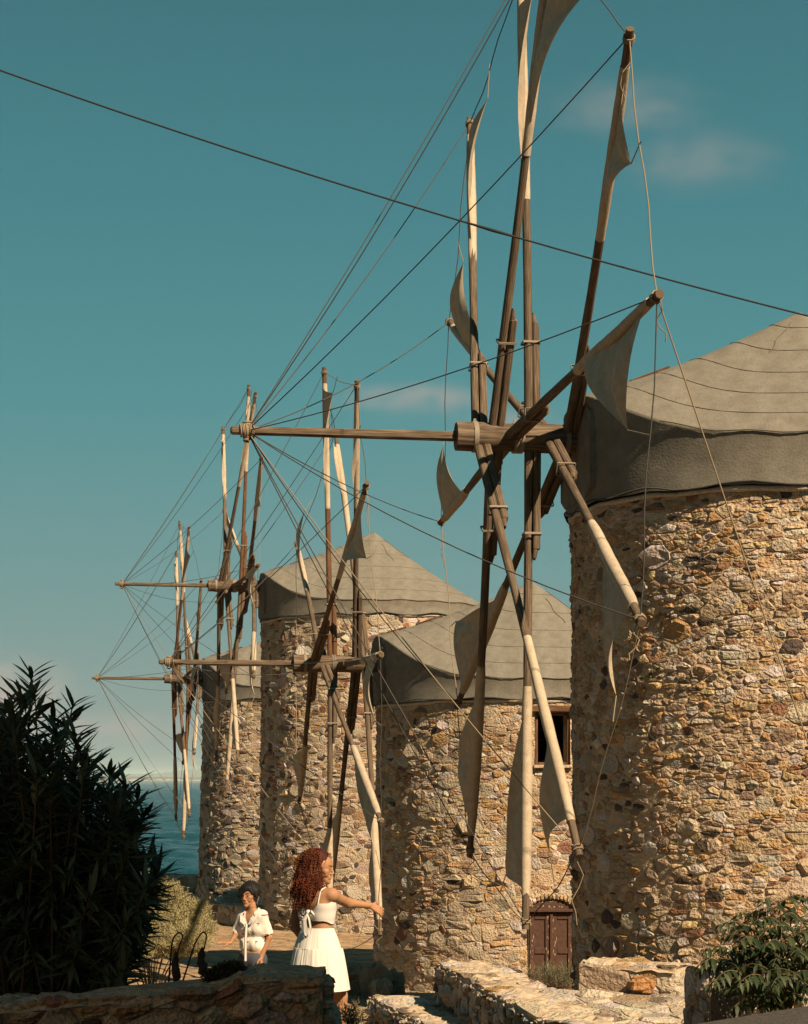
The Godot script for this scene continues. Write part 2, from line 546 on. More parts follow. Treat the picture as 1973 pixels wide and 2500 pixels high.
func windmill(d: Dictionary) -> void:
	var rng := RandomNumberGenerator.new()
	rng.seed = d.seed
	var c: Vector3 = d.center
	var root := thing("windmill", d.label, "windmill", c, "stone windmills in a row along the shore")
	var hgt: float = d.rim - c.y
	var rb: float = d.r_base
	var rt: float = d.r_top
	var lump := FastNoiseLite.new()
	lump.seed = d.seed
	lump.frequency = 1.1
	var toward := atan2(-c.x, -c.z)
	var al0 := toward - deg_to_rad(112)
	var mean := (rb + rt) / 2
	var place := func(x: float, y: float, out: float) -> Vector3:
		var al := al0 + x / mean
		var r := lerpf(rb, rt, y / hgt) + out + lump.get_noise_3d(sin(al) * 2.0, y, cos(al) * 2.0) * 0.035
		return Vector3(c.x + sin(al) * r, c.y + y, c.z + cos(al) * r)
	# openings: [arc centre, half width along, y0, y1]
	var holes := []
	for o in d.get("holes", []):
		var al := arc_for(c, rb, o.px)
		holes.append({"x": (al - al0) * mean, "hw": o.wide / 2, "y0": o.low - c.y, "y1": o.high - c.y, "kind": o.kind})
	# mortar body
	var body := Shape.new()
	var xs := []
	var ys := []
	var around := TAU * mean
	for i in 145: xs.append(around * i / 144.0)
	var rows := int(hgt / 0.14)
	for i in rows + 1: ys.append(hgt * i / rows)
	for h in holes:
		for e in [h.x - h.hw, h.x + h.hw]:
			xs = xs.filter(func(q): return absf(q - e) > 0.045)
			xs.append(e)
		for e in [h.y0, h.y1]:
			ys = ys.filter(func(q): return absf(q - e) > 0.05)
			if e > 0.01 and e < hgt: ys.append(e)
	xs.sort()
	ys.sort()
	var bump := FastNoiseLite.new()
	bump.seed = d.seed + 1
	bump.frequency = 4.0
	var pos := func(i: int, j: int) -> Vector3:
		var x: float = xs[i]
		var al := al0 + x / mean
		var rough := 0.005 + bump.get_noise_3d(sin(al) * mean, ys[j], cos(al) * mean) * 0.010
		return place.call(x, ys[j], rough)
	var grid := []
	for i in xs.size():
		var col := PackedVector3Array()
		for j in ys.size(): col.append(pos.call(i if i < xs.size() - 1 else 0, j))
		grid.append(col)
	for i in xs.size() - 1:
		for j in ys.size() - 1:
			var mx: float = (xs[i] + xs[i + 1]) / 2
			var my: float = (ys[j] + ys[j + 1]) / 2
			var open := false
			for h in holes:
				if absf(mx - h.x) < h.hw and my > h.y0 and my < h.y1: open = true
			if not open:
				body.quad(grid[i][j], grid[i + 1][j], grid[i + 1][j + 1], grid[i][j + 1])
	var wall := obj("tower_wall", body, M.mortar, root, false)
	var span := deg_to_rad(224) * mean
	var cells := rubble(span, hgt, rng, d.steps, 1.5, 0.5)
	var skip := func(q: Vector2) -> bool:
		for h in holes:
			if absf(q.x - h.x) < h.hw + 0.03 and q.y > h.y0 - 0.02 and q.y < h.y1 + 0.03: return true
		return false
	if holes:
		for i in cells.size():
			var mid := Vector2.ZERO
			for q in cells[i]: mid += q
			mid /= cells[i].size()
			if skip.call(mid): continue
			for h in holes:
				var poly: PackedVector2Array = cells[i]
				for k in poly.size():
					if absf(poly[k].x - h.x) < h.hw + 0.015 and poly[k].y > h.y0 and poly[k].y < h.y1 + 0.015:
						var q := poly[k]
						if mid.y > h.y1 or mid.y < h.y0: q.y = h.y1 + 0.015 if mid.y > h.y1 else h.y0
						else: q.x = h.x + signf(mid.x - h.x) * (h.hw + 0.015)
						poly[k] = q
				cells[i] = poly
	lay(cells, place, wall, d.palette, d.get("gap", 0.0068), d.get("proud", 0.0225), rng, 300, "stone", skip)
	for h in holes:
		if h.kind == "door": arched_door(root, place, h)
		else: small_window(root, place, h)
	cap(root, d, c, rng)
	rotor(root, d, rng)

func reveal(sh: Shape, place: Callable, h: Dictionary, deep: float) -> void:
	for e in [[-1, 0], [1, 0], [0, -1], [0, 1]]:
		var a: Vector2
		var b: Vector2
		if e[0] != 0:
			a = Vector2(h.x + e[0] * h.hw, h.y0)
			b = Vector2(h.x + e[0] * h.hw, h.y1)
		else:
			var y: float = h.y1 if e[1] > 0 else h.y0
			a = Vector2(h.x - h.hw, y)
			b = Vector2(h.x + h.hw, y)
		sh.quad(place.call(a.x, a.y, 0.02), place.call(b.x, b.y, 0.02), place.call(b.x, b.y, -deep), place.call(a.x, a.y, -deep))

func small_window(root: Node, place: Callable, h: Dictionary) -> void:
	var mid: Vector3 = place.call(h.x, (h.y0 + h.y1) / 2, 0.0)
	var out: Vector3 = (place.call(h.x, (h.y0 + h.y1) / 2, 0.1) - mid).normalized()
	var side := out.cross(Vector3.UP).normalized() * -1.0
	var hh: float = (h.y1 - h.y0) / 2
	var rv := Shape.new()
	reveal(rv, place, h, 0.45)
	var win := obj("window", rv, M.mortar, root, false)
	var fr := Shape.new()
	for e in [-1, 1]:
		var x: Vector3 = mid + side * e * (h.hw - 0.025) - out * 0.08
		fr.beam(x - Vector3.UP * hh, x + Vector3.UP * hh, side, 0.045, 0.06)
	for y in [-hh + 0.025, hh - 0.03]:
		fr.beam(mid + Vector3.UP * y - side * (h.hw - 0.05) - out * 0.08, mid + Vector3.UP * y + side * (h.hw - 0.05) - out * 0.08, Vector3.UP, 0.045, 0.056)
	obj("frame", fr, M.red_wood, win)
	var li := Shape.new()
	li.beam(mid + Vector3.UP * (hh + 0.055) - side * (h.hw + 0.12) + out * 0.01, mid + Vector3.UP * (hh + 0.055) + side * (h.hw + 0.12) + out * 0.01, Vector3.UP, 0.10, 0.14)
	obj("lintel", li, M.red_wood, win)
	var sill := Shape.new()
	sill.beam(mid - Vector3.UP * (hh + 0.02) - side * (h.hw + 0.03) + out * 0.0, mid - Vector3.UP * (hh + 0.02) + side * (h.hw + 0.03), Vector3.UP, 0.05, 0.16)
	obj("sill", sill, M.plaster, win, false)

func arched_door(root: Node, place: Callable, h: Dictionary) -> void:
	var rng := RandomNumberGenerator.new()
	rng.seed = 77
	var at: Vector3 = place.call(h.x, h.y0, 0.0)
	var out: Vector3 = (place.call(h.x, h.y0, 0.1) - at).normalized()
	var side := -out.cross(Vector3.UP).normalized()
	var hh: float = h.y1 - h.y0
	var leaf_top: float = hh - 0.30
	var rv := Shape.new()
	reveal(rv, place, h, 0.3)
	var door := obj("door", rv, M.mortar, root, false)
	var P := func(x: float, y: float, o: float) -> Vector3: return at + side * x + Vector3.UP * y + out * o
	# two leaves of boards, each a frame with a sunk panel
	for e in [-1, 1]:
		var lf := Shape.new()
		var x0: float = e * h.hw * 0.5
		var wd: float = h.hw - 0.03
		lf.beam(P.call(x0, 0.0, -0.10), P.call(x0, leaf_top, -0.10), side, wd, 0.03)
		for s in [-1, 1]:
			lf.beam(P.call(x0 + s * (wd / 2 - 0.04), 0.0, -0.075), P.call(x0 + s * (wd / 2 - 0.04), leaf_top - 0.003, -0.075), side, 0.078, 0.035, 0.008)
		for y in [0.06, 0.5 * leaf_top, leaf_top - 0.06]:
			lf.beam(P.call(x0 - wd / 2 + 0.08, y, -0.077), P.call(x0 + wd / 2 - 0.08, y, -0.077), Vector3.UP, 0.10, 0.03, 0.008)
		var leaf := obj("door_leaf", lf, M.door_paint, door, false)
		var chips := Shape.new()
		for k in 26:
			var cx: float = x0 + rng.randf_range(-0.5, 0.5) * wd
			var near: float = (wd / 2 - 0.04)
			cx = x0 + (near * signf(cx - x0)) + rng.randf_range(-0.03, 0.03)
			var cy := rng.randf_range(0.05, leaf_top - 0.05)
			var hy := rng.randf_range(0.01, 0.05)
			var hx := rng.randf_range(0.003, 0.010)
			chips.quad(P.call(cx - hx, cy, -0.0555), P.call(cx + hx * 0.4, cy - hy, -0.0555), P.call(cx + hx, cy + hy * 0.3, -0.0555), P.call(cx - hx * 0.2, cy + hy, -0.0555))
		tag(obj("bare_wood_chips", chips, M.chipped_paint, leaf, false), "", "", "", "stuff")
	var post := Shape.new()
	post.beam(P.call(0, 0, -0.05), P.call(0, leaf_top, -0.05), side, 0.05, 0.05)
	obj("meeting_post", post, M.door_paint, door, false)
	var tr := Shape.new()
	tr.beam(P.call(-h.hw, leaf_top + 0.035, -0.03), P.call(h.hw, leaf_top + 0.035, -0.03), Vector3.UP, 0.05, 0.10)
	obj("transom_bar", tr, M.door_paint, door, false)
	# the segment-shaped board above the bar
	var ar := Shape.new()
	var arc := []
	for i in 13:
		var k := -1.0 + i / 6.0
		arc.append(Vector2(k * (h.hw - 0.01), leaf_top + 0.06 + 0.23 * sqrt(maxf(0.0, 1.0 - k * k * 0.86)) - 0.07))
	for i in 12:
		var b: Vector2 = arc[i]
		var e2: Vector2 = arc[i + 1]
		ar.quad(P.call(b.x, leaf_top + 0.06, -0.02), P.call(e2.x, leaf_top + 0.06, -0.02), P.call(e2.x, e2.y, -0.02), P.call(b.x, b.y, -0.02))
		ar.quad(P.call(b.x, b.y, -0.02), P.call(e2.x, e2.y, -0.02), P.call(e2.x, e2.y, -0.12), P.call(b.x, b.y, -0.12))
	var fill := Shape.new()
	for i in 12:
		var b: Vector2 = arc[i]
		var e2: Vector2 = arc[i + 1]
		if i == 0: b.x = -h.hw - 0.01
		if i == 11: e2.x = h.hw + 0.01
		fill.quad(P.call(b.x, b.y, 0.012), P.call(e2.x, e2.y, 0.012), P.call(e2.x, hh + 0.01, 0.012), P.call(b.x, hh + 0.01, 0.012))
		fill.quad(P.call(b.x, b.y, 0.012), P.call(b.x, b.y, -0.10), P.call(e2.x, e2.y, -0.10), P.call(e2.x, e2.y, 0.012))
	var head := obj("arch_head", fill, M.mortar, door, false)
	for i in 12:
		var b: Vector2 = arc[i]
		var e2: Vector2 = arc[i + 1]
		var vs := Shape.new()
		vs.tint = stone_tone("warm", 0.0, rng)
		var up := minf(hh + 0.03 - b.y, rng.randf_range(0.07, 0.11))
		var lean := (i - 5.5) * 0.006
		stone(vs, PackedVector2Array([Vector2(b.x, b.y + 0.008), Vector2(e2.x, e2.y + 0.008), Vector2(e2.x + lean, e2.y + up), Vector2(b.x + lean, b.y + up)]), func(x: float, y: float, o: float) -> Vector3: return P.call(x, y, 0.016 + o), 0.006, 0.03, rng)
		if vs.v.size(): obj("stone", vs, M.stone, head, false)
	var board := obj("arched_board", ar, M.door_paint, door, false)
	var ch := Shape.new()
	for k in 22:
		var i := rng.randi_range(1, 11)
		var b: Vector2 = arc[i]
		var cx := b.x + rng.randf_range(-0.03, 0.03)
		var cy := rng.randf_range(leaf_top + 0.065, leaf_top + 0.11) if k % 2 == 0 else b.y - rng.randf_range(0.02, 0.05)
		var s := rng.randf_range(0.004, 0.016)
		ch.quad(P.call(cx - s, cy, -0.0165), P.call(cx, cy - s * 0.8, -0.0165), P.call(cx + s * 1.2, cy, -0.0165), P.call(cx, cy + s * 1.4, -0.0165))
	tag(obj("bare_wood_chips", ch, M.chipped_paint, board, false), "", "", "", "stuff")

# the canvas cap: skirt, rolled eave, low cone with a raised front over the shaft
func cap(root: Node, d: Dictionary, c: Vector3, rng: RandomNumberGenerator) -> void:
	var phi := deg_to_rad(d.phi)
	var a := Vector3(-cos(phi), 0, sin(phi))
	var w := Vector3(sin(phi), 0, cos(phi))
	var rim_r: float = d.r_top + 0.07
	var eave_r: float = d.r_top + 0.095
	var nz := FastNoiseLite.new()
	nz.seed = d.seed + 9
	nz.frequency = 0.9
	var segs := 144
	var half := 0.64
	var g: float = sqrt(eave_r * eave_r - half * half) + 0.03
	var bumpf := func(th: float) -> float:
		var x := wrapf(th, -PI, PI)
		return exp(-pow(absf(x) / deg_to_rad(36.0), 2.3))
	var point := func(th: float, t: float, lift: float) -> Vector3:       # t: 0 rim, 1 eave, 2 apex
		var e: float = lerpf(d.eave, d.gable, bumpf.call(th))
		var dirv: Vector3 = a * cos(th) + w * sin(th)
		var n1 := nz.get_noise_3d(cos(th) * 2.2, t * 1.7, sin(th) * 2.2)
		if t <= 1.0:
			var r := lerpf(rim_r, eave_r, t) - 0.02 * sin(PI * t) + n1 * 0.012 + lift
			var y := lerpf(d.rim + 0.02 + nz.get_noise_2d(th * 2.0, 50.0) * 0.05, e, t)
			var flat: Vector3 = dirv * r
			flat -= a * maxf(0.0, flat.dot(a) - g + 0.015)
			return c * Vector3(1, 0, 1) + flat + Vector3.UP * y
		var k := t - 1.0
		var r2 := lerpf(eave_r, 0.03, k) + lift * 0.4
		var y2 := lerpf(e, d.apex, k) - 0.10 * sin(PI * k) * (0.7 + 0.3 * n1) + lift + n1 * 0.035 * sin(PI * k)
		# the eave rolls over
		if k < 0.05: r2 += 0.02 * (1 - k / 0.05); y2 -= 0.03 * (1 - k / 0.05)
		var top: Vector3 = dirv * r2
		top -= a * maxf(0.0, top.dot(a) - g - 0.04)
		return c * Vector3(1, 0, 1) + top + Vector3.UP * y2
	var ts := [0.0, 0.12, 0.3, 0.5, 0.7, 0.86, 0.95, 1.0, 1.02, 1.05, 1.1, 1.2, 1.3, 1.4, 1.5, 1.6, 1.7, 1.8, 1.9, 1.96, 2.0]
	var sh := Shape.new()
	var pts := []
	var nor := []
	for i in segs:
		var th := TAU * i / segs
		var col := PackedVector3Array()
		for t in ts: col.append(point.call(th, t, 0.0))
		pts.append(col)
	for i in segs:
		var col := PackedVector3Array()
		for j in ts.size():
			var x: Vector3 = pts[(i + 1) % segs][j] - pts[(i + segs - 1) % segs][j]
			var y: Vector3 = pts[i][mini(j + 1, ts.size() - 1)] - pts[i][maxi(j - 1, 0)]
			var m := y.cross(x).normalized()
			if m.dot(pts[i][j] - (c * Vector3(1, 0, 1) + Vector3.UP * (d.eave - 0.5))) < 0: m = -m
			col.append(m)
		nor.append(col)
	for i in segs:
		var i2 := (i + 1) % segs
		for j in ts.size() - 1:
			# direction a to w runs clockwise seen from above or not: order by the normal
			var p := [pts[i][j], pts[i2][j], pts[i2][j + 1], pts[i][j + 1]]
			var m := [nor[i][j], nor[i2][j], nor[i2][j + 1], nor[i][j + 1]]
			if (p[1] - p[0]).cross(p[2] - p[0]).dot(m[0]) < 0:
				p = [p[1], p[0], p[3], p[2]]
				m = [m[1], m[0], m[3], m[2]]
			sh.squad(p, m, [Vector2.ZERO, Vector2.ZERO, Vector2.ZERO, Vector2.ZERO])
	var top := obj("canvas_cap", sh, M.canvas, root, false)
	# seams that run round the cone, one cord at the eave, and the hem
	for k in [1.16, 1.34, 1.52, 1.70, 1.88]:
		var line := PackedVector3Array()
		var rad := PackedFloat32Array()
		var from := rng.randf_range(-0.1, 0.1)
		for i in 61:
			line.append(point.call(from + TAU * i / 60.0, k, 0.004))
			rad.append(0.0034 + 0.0014 * sin(i * 2.6))
		var sm := Shape.new()
		sm.tube(line, rad, 4, false)
		obj("seam", sm, M.seam, top, false)
	for e in 3:
		var th: float = [0.9, 1.9, 2.6][e] + rng.randf_range(-0.1, 0.1)
		var fold := PackedVector3Array()
		var fr := PackedFloat32Array()
		for i in 9:
			fold.append(point.call(th + 0.03 * sin(i * 1.1), 1.72 - 0.03 * i + (0.12 if e == 1 else 0.2), 0.006))
			fr.append(0.005)
		var fs := Shape.new()
		fs.tube(fold, fr, 4, false)
		obj("fold", fs, M.seam, top, false)
	var cord := PackedVector3Array()
	var cr := PackedFloat32Array()
	for i in 81:
		var th := deg_to_rad(38) + deg_to_rad(284) * i / 80.0
		cord.append(point.call(th, 0.985, 0.012) + Vector3.UP * 0.012 * sin(i * 1.3))
		cr.append(0.006)
	var cs := Shape.new()
	cs.tube(cord, cr, 5)
	obj("eave_cord", cs, M.seam, top, false)
	# lime band between canvas and stone
	var lime := PackedVector3Array()
	var lr := PackedFloat32Array()
	for i in 97:
		var th := TAU * i / 96.0
		lime.append(c * Vector3(1, 0, 1) + (a * cos(th) + w * sin(th)) * (d.r_top + 0.015 + nz.get_noise_2d(cos(th) * 6, sin(th) * 6) * 0.015) + Vector3.UP * (d.rim - 0.01 + nz.get_noise_2d(th * 2.0, 50.0) * 0.05))
		lr.append(0.028 + nz.get_noise_2d(cos(th) * 9, sin(th) * 9) * 0.02)
	var ls := Shape.new()
	ls.tube(lime, lr, 7, false)
	obj("lime_band", ls, M.lime, root, false)
	var hem := PackedVector3Array()
	var hr := PackedFloat32Array()
	for i in 97:
		var th := TAU * i / 96.0
		hem.append(point.call(th, 0.02, 0.014) + Vector3.UP * 0.02 * sin(i * 0.9) )
		hr.append(0.010)
	var hs := Shape.new()
	hs.tube(hem, hr, 5, false)
	obj("hem_cord", hs, M.dark_rope, top, false)
	# boarded front through which the shaft runs
	var gm := c * Vector3(1, 0, 1) + a * g
	var yt: float = d.gable + 0.015
	var ysh: float = d.gable - 0.22
	var yb: float = d.rim + 0.10
	var prof := [Vector2(-half, yb + 0.1), Vector2(-half * 0.7, yb), Vector2(half * 0.7, yb), Vector2(half, yb + 0.1), Vector2(half, ysh), Vector2(half * 0.35, yt - 0.02), Vector2(0, yt), Vector2(-half * 0.35, yt - 0.02), Vector2(-half, ysh)]
	var gs := Shape.new()
	var m0 := Vector2(0, (yb + yt) / 2)
	var GP := func(q: Vector2, o: float) -> Vector3: return gm + w * q.x + Vector3.UP * q.y + a * o
	for k in prof.size():
		var q0: Vector2 = prof[k]
		var q1: Vector2 = prof[(k + 1) % prof.size()]
		gs.tri(GP.call(m0, 0.0), GP.call(q1, 0.0), GP.call(q0, 0.0))
		gs.quad(GP.call(q0, 0.0), GP.call(q1, 0.0), GP.call(q1, -0.35), GP.call(q0, -0.35))
	obj("gable_panel", gs, M.canvas, root, false)
	# boards that show along the far side of the ridge
	for e in 2:
		var rs := Shape.new()
		var k0: float = [1.10, 1.28][e]
		var p0: Vector3 = point.call(-0.10, k0, 0.03)
		var p1: Vector3 = point.call(-0.10, k0 + [0.12, 0.17][e], 0.03)
		rs.beam(p0, p1, w, 0.16, 0.03)
		obj("ridge_board", rs, M.red_wood, root)

func rotor(root: Node, d: Dictionary, rng: RandomNumberGenerator) -> void:
	var phi := deg_to_rad(d.phi)
	var a := Vector3(-cos(phi), 0, sin(phi))
	var w := Vector3(sin(phi), 0, cos(phi))
	var up := Vector3.UP
	var hub: Vector3 = d.hub
	var sh := Shape.new()
	var tip_end: Vector3 = hub + a * d.left
	var in_end: Vector3 = hub - a * (d.right + 0.7)
	var pts := PackedVector3Array()
	var rad := PackedFloat32Array()
	for i in 9:
		var k := i / 8.0
		pts.append(tip_end.lerp(in_end, k))
		rad.append(0.148 + 0.006 * sin(i * 2.0))
	sh.tube(pts, rad, 10)
	var shaft := obj("wind_shaft", sh, M.wood, root)
	for e in [d.left - 0.22, d.left - 0.70, 0.03, -d.right + 0.12]:
		var bn := Shape.new()
		var b0: Vector3 = hub + a * e
		bn.tube(PackedVector3Array([b0 - a * 0.001, b0, b0 + a * 0.045, b0 + a * 0.046]), PackedFloat32Array([0.12, 0.162, 0.162, 0.12]), 14)
		bn.beam(b0 + a * 0.022 + up * 0.158, b0 + a * 0.022 + up * 0.187, a, 0.03, 0.02, 0.003)
		obj("iron_band", bn, M.strap, shaft, false)
	# front boom and its stays
	var bm := Shape.new()
	var boom_end: Vector3 = hub + a * d.boom
	bm.beam(tip_end - a * 0.1, boom_end, up, 0.10, 0.09, 0.02, 0.82)
	obj("boom", bm, M.wood, shaft)
	var joint: Vector3 = hub + a * (d.boom - 0.17)
	var bd := Shape.new()
	for k in 4:
		coil(bd, joint + a * (0.05 - 0.035 * k), a, 0.062 + 0.008 * (k % 2), 2, 0.010)
	coil(bd, joint + up * 0.07, up, 0.035, 2, 0.012)
	coil(bd, joint - up * 0.07, up, 0.03, 3, 0.012)
	obj("rope_binding", bd, M.rope, shaft, false)
	var tips := []
	var n: int = d.arms.size()
	for k in n:
		var q: Array = d.arms[k]
		var th := deg_to_rad(q[0])
		tips.append(hub + a * (q[2] + q[3]) + (up * cos(th) + w * sin(th)) * q[1])
	for k in n:
		var q: Array = d.arms[k]
		var th := deg_to_rad(q[0])
		var dir := up * cos(th) + w * sin(th)
		var tang := -up * sin(th) + w * cos(th)
		var R: float = q[1]
		var base: Vector3 = hub + a * q[2]
		var tip: Vector3 = tips[k]
		var line := (tip - base).normalized()
		var bow := rng.randf_range(-0.03, 0.03)
		var at := func(r: float) -> Vector3:
			var t := r / R
			return base.lerp(tip, t) + tang * bow * sin(PI * t) * 2.0 - a * 0.012 * sin(PI * t)
		var ps := PackedVector3Array()
		var pr := PackedFloat32Array()
		for i in 13:
			ps.append(at.call(R * i / 12.0))
			pr.append(lerpf(0.048, 0.037, i / 12.0) * rng.randf_range(0.95, 1.06))
		var pole := Shape.new()
		pole.tube(ps, pr, 8, true, Vector2(rng.randf(), rng.randf()))
		var wood_kind: String = ["wood", "wood", "wood", "red_wood", "wood", "wood"][rng.randi_range(0, 5)]
		var arm := obj("sail_arm", pole, M[wood_kind], root)
		# the stub timber the pole is strapped to
		var sp := Shape.new()
		var off := -a * 0.083
		var ln := rng.randf_range(1.10, 1.30)
		sp.beam(base + off, base + off + line * ln, a, 0.076, 0.11, 0.014, 0.94, Vector2(rng.randf(), rng.randf()))
		sp.beam(base + off * 0.9 + line * (ln - 0.02), base + off * 0.75 + line * (ln + 0.10), a, 0.055, 0.095, 0.014, 0.6, Vector2(rng.randf(), 0))
		obj("stub_timber", sp, M[wood_kind], arm)
		var st := Shape.new()
		var b0 := base + off * 0.46 + line * 1.0
		for e in [-1, 1]:
			st.beam(b0 + a * e * 0.092 - tang * 0.066, b0 + a * e * 0.092 + tang * 0.066, line, 0.024, 0.007, 0.002)
			st.beam(b0 + tang * e * 0.066 - a * 0.090, b0 + tang * e * 0.066 + a * 0.090, line, 0.024, 0.007, 0.002)
		obj("strap", st, M.strap, arm, false)
		# sailcloth rolled round the outer half
		var r0 := R * rng.randf_range(0.50, 0.57)
		var r1 := R * rng.randf_range(0.925, 0.95)
		var fat := rng.randf_range(0.95, 1.25) if cos(th) < 0.3 else rng.randf_range(0.95, 1.05)
		var cp := PackedVector3Array()
		var cr := PackedFloat32Array()
		for i in 15:
			var k2 := i / 14.0
			cp.append(at.call(lerpf(r0, r1, k2)) + tang * 0.006 * sin(k2 * 8 + k))
			cr.append(fat * (0.046 + 0.009 * sin(PI * k2) + 0.0015 * sin(i * 2.3 + k)))
		cr[0] = 0.0455
		cr[14] = 0.043
		var roll := Shape.new()
		roll.tube(cp, cr, 9, true)
		obj("rolled_sail", roll, M.sailcloth, arm, false)
		# the loose corner, sheeted towards the next arm
		var thc := th + deg_to_rad(q[5])
		var rc: float = q[4]
		var corner: Vector3 = base + a * (q[3] * rc / R + q[6]) + (up * cos(thc) + w * sin(thc)) * rc
		var fl := Shape.new()
		var s0: float = lerpf(r0, r1, d.get("flap_from", {}).get(k, 0.12))
		var s1 := r1 - R * 0.015
		var foot := clampf((rc * cos(deg_to_rad(q[5])) - s0) / (s1 - s0), 0.25, 0.85)
		var gs := 14
		var gt := 10
		var ph := rng.randf() * TAU
		var dist: float = corner.distance_to(at.call(rc))
		var F := func(s: float, t: float) -> Vector3:
			var e := foot + (s - foot) * pow(1.0 - t, 0.28)
			var p0: Vector3 = at.call(lerpf(s0, s1, s))
			var p: Vector3 = p0.lerp(corner, t)
			var lean: Vector3 = at.call(lerpf(s0, s1, e))
			p = p.lerp(lean.lerp(corner, t), 0.6)
			return p + a * (sin(PI * t) * (0.10 * dist + 0.035 * sin(s * 9.0 + ph + t * 2.0)) + 0.03 * (1 - t) * sin(s * 6 + ph))
		var fg := []
		for i in gs + 1:
			var row := PackedVector3Array()
			for j in gt + 1: row.append(F.call(float(i) / gs, float(j) / gt * 0.985))
			fg.append(row)
		for i in gs:
			for j in gt:
				var cell := [fg[i][j], fg[i + 1][j], fg[i + 1][j + 1], fg[i][j + 1]]
				var nn := []
				for e in [[i, j], [i + 1, j], [i + 1, j + 1], [i, j + 1]]:
					var x: Vector3 = fg[mini(e[0] + 1, gs)][e[1]] - fg[maxi(e[0] - 1, 0)][e[1]]
					var y: Vector3 = fg[e[0]][mini(e[1] + 1, gt)] - fg[e[0]][maxi(e[1] - 1, 0)]
					nn.append(x.cross(y).normalized())
				fl.squad(cell, nn, [Vector2.ZERO, Vector2.ZERO, Vector2.ZERO, Vector2.ZERO])
		obj("sail_flap", fl, M.sailcloth, arm, false)
		# cords: flap corner to the ring, ring to the next tip, stay to the boom
		var nxt: Vector3 = tips[(k + 1) % n]
		var tip_at: Vector3 = at.call(R - 0.07)
		var nt: Vector3 = (nxt - nxt.direction_to(hub) * -0.07)
		var onring := tip_at.lerp(nt, 0.42)
		rope(arm, "sheet_rope", corner, onring, 0.0055, 0.0, "rope", 2)
		rope(arm, "ring_rope", tip_at, nt, 0.0062, 0.05 + 0.04 * absf(sin(th)), "rope" if k % 2 == 0 else "dark_rope", 8, 0.02)
		rope(arm, "stay_rope", joint, tip_at, 0.0060, 0.06 + 0.10 * rng.randf(), "rope" if k == 5 else "dark_rope", 10)
		var tb := Shape.new()
		coil(tb, at.call(R - 0.09), line, 0.047, 3, 0.008)
		obj("tip_lashing", tb, M.rope, arm, false)
		if d.has("mooring") and k == 3:
			rope(arm, "mooring_rope", tip_at, d.mooring, 0.0065, 0.05, "rope", 10)
		if rng.randf() < 0.5:
			rope(arm, "loose_cord", tip_at, tip_at + Vector3(rng.randf_range(-0.1, 0.1), -rng.randf_range(0.25, 0.7), rng.randf_range(-0.1, 0.1)), 0.005, 0.0, "rope", 6, 0.06)

# ---------------------------------------------------------------- ground
func road_edge(x: float) -> float:      # z of the road's far edge
	var pts := [Vector2(-12, -9.3), Vector2(-3, -9.45), Vector2(-0.3, -9.8), Vector2(1.83, -12.15), Vector2(2.7, -13.1), Vector2(4.5, -15.0), Vector2(9, -15.4), Vector2(20, -14)]
	if x <= pts[0].x: return pts[0].y
	for i in pts.size() - 1:
		if x < pts[i + 1].x:
			return lerpf(pts[i].y, pts[i + 1].y, (x - pts[i].x) / (pts[i + 1].x - pts[i].x))
	return pts[-1].y

var land_noise := FastNoiseLite.new()
func land(x: float, z: float) -> float:
	var dd := -z
	var e := road_edge(x) - z      # positive beyond the road
	var prof := [Vector2(-60, -1.6), Vector2(9, -1.6), Vector2(12, -1.85), Vector2(15.8, -2.22), Vector2(19.5, -2.46), Vector2(26, -2.80), Vector2(31, -3.42), Vector2(46, -3.62), Vector2(60, -3.70), Vector2(66, -4.0), Vector2(69, -4.1), Vector2(71, -9.0), Vector2(400, -14)]
	var y := -1.6
	for i in prof.size() - 1:
		if dd >= prof[i].x and dd < prof[i + 1].x:
			y = lerpf(prof[i].y, prof[i + 1].y, (dd - prof[i].x) / (prof[i + 1].x - prof[i].x))
	# the yard at the foot of the near mill is higher
	var yard := smoothstep(0.2, 1.2, x) * (1.0 - smoothstep(0.0, 1.6, dd - lerpf(18.4, 24.0, smoothstep(1.7, 2.8, x)))) * smoothstep(11.0, 14.0, dd)
	y = lerpf(y, -2.06, yard)
	y = lerpf(-1.62, y, smoothstep(-0.1, 1.6, e))
	if x < -14: y -= smoothstep(-14, -18, x) * 5.0
	if e < 0.0: return -1.62
	return y + land_noise.get_noise_2d(x * 0.9, z * 0.9) * 0.09 + land_noise.get_noise_2d(x * 4.0, z * 4.0) * 0.03

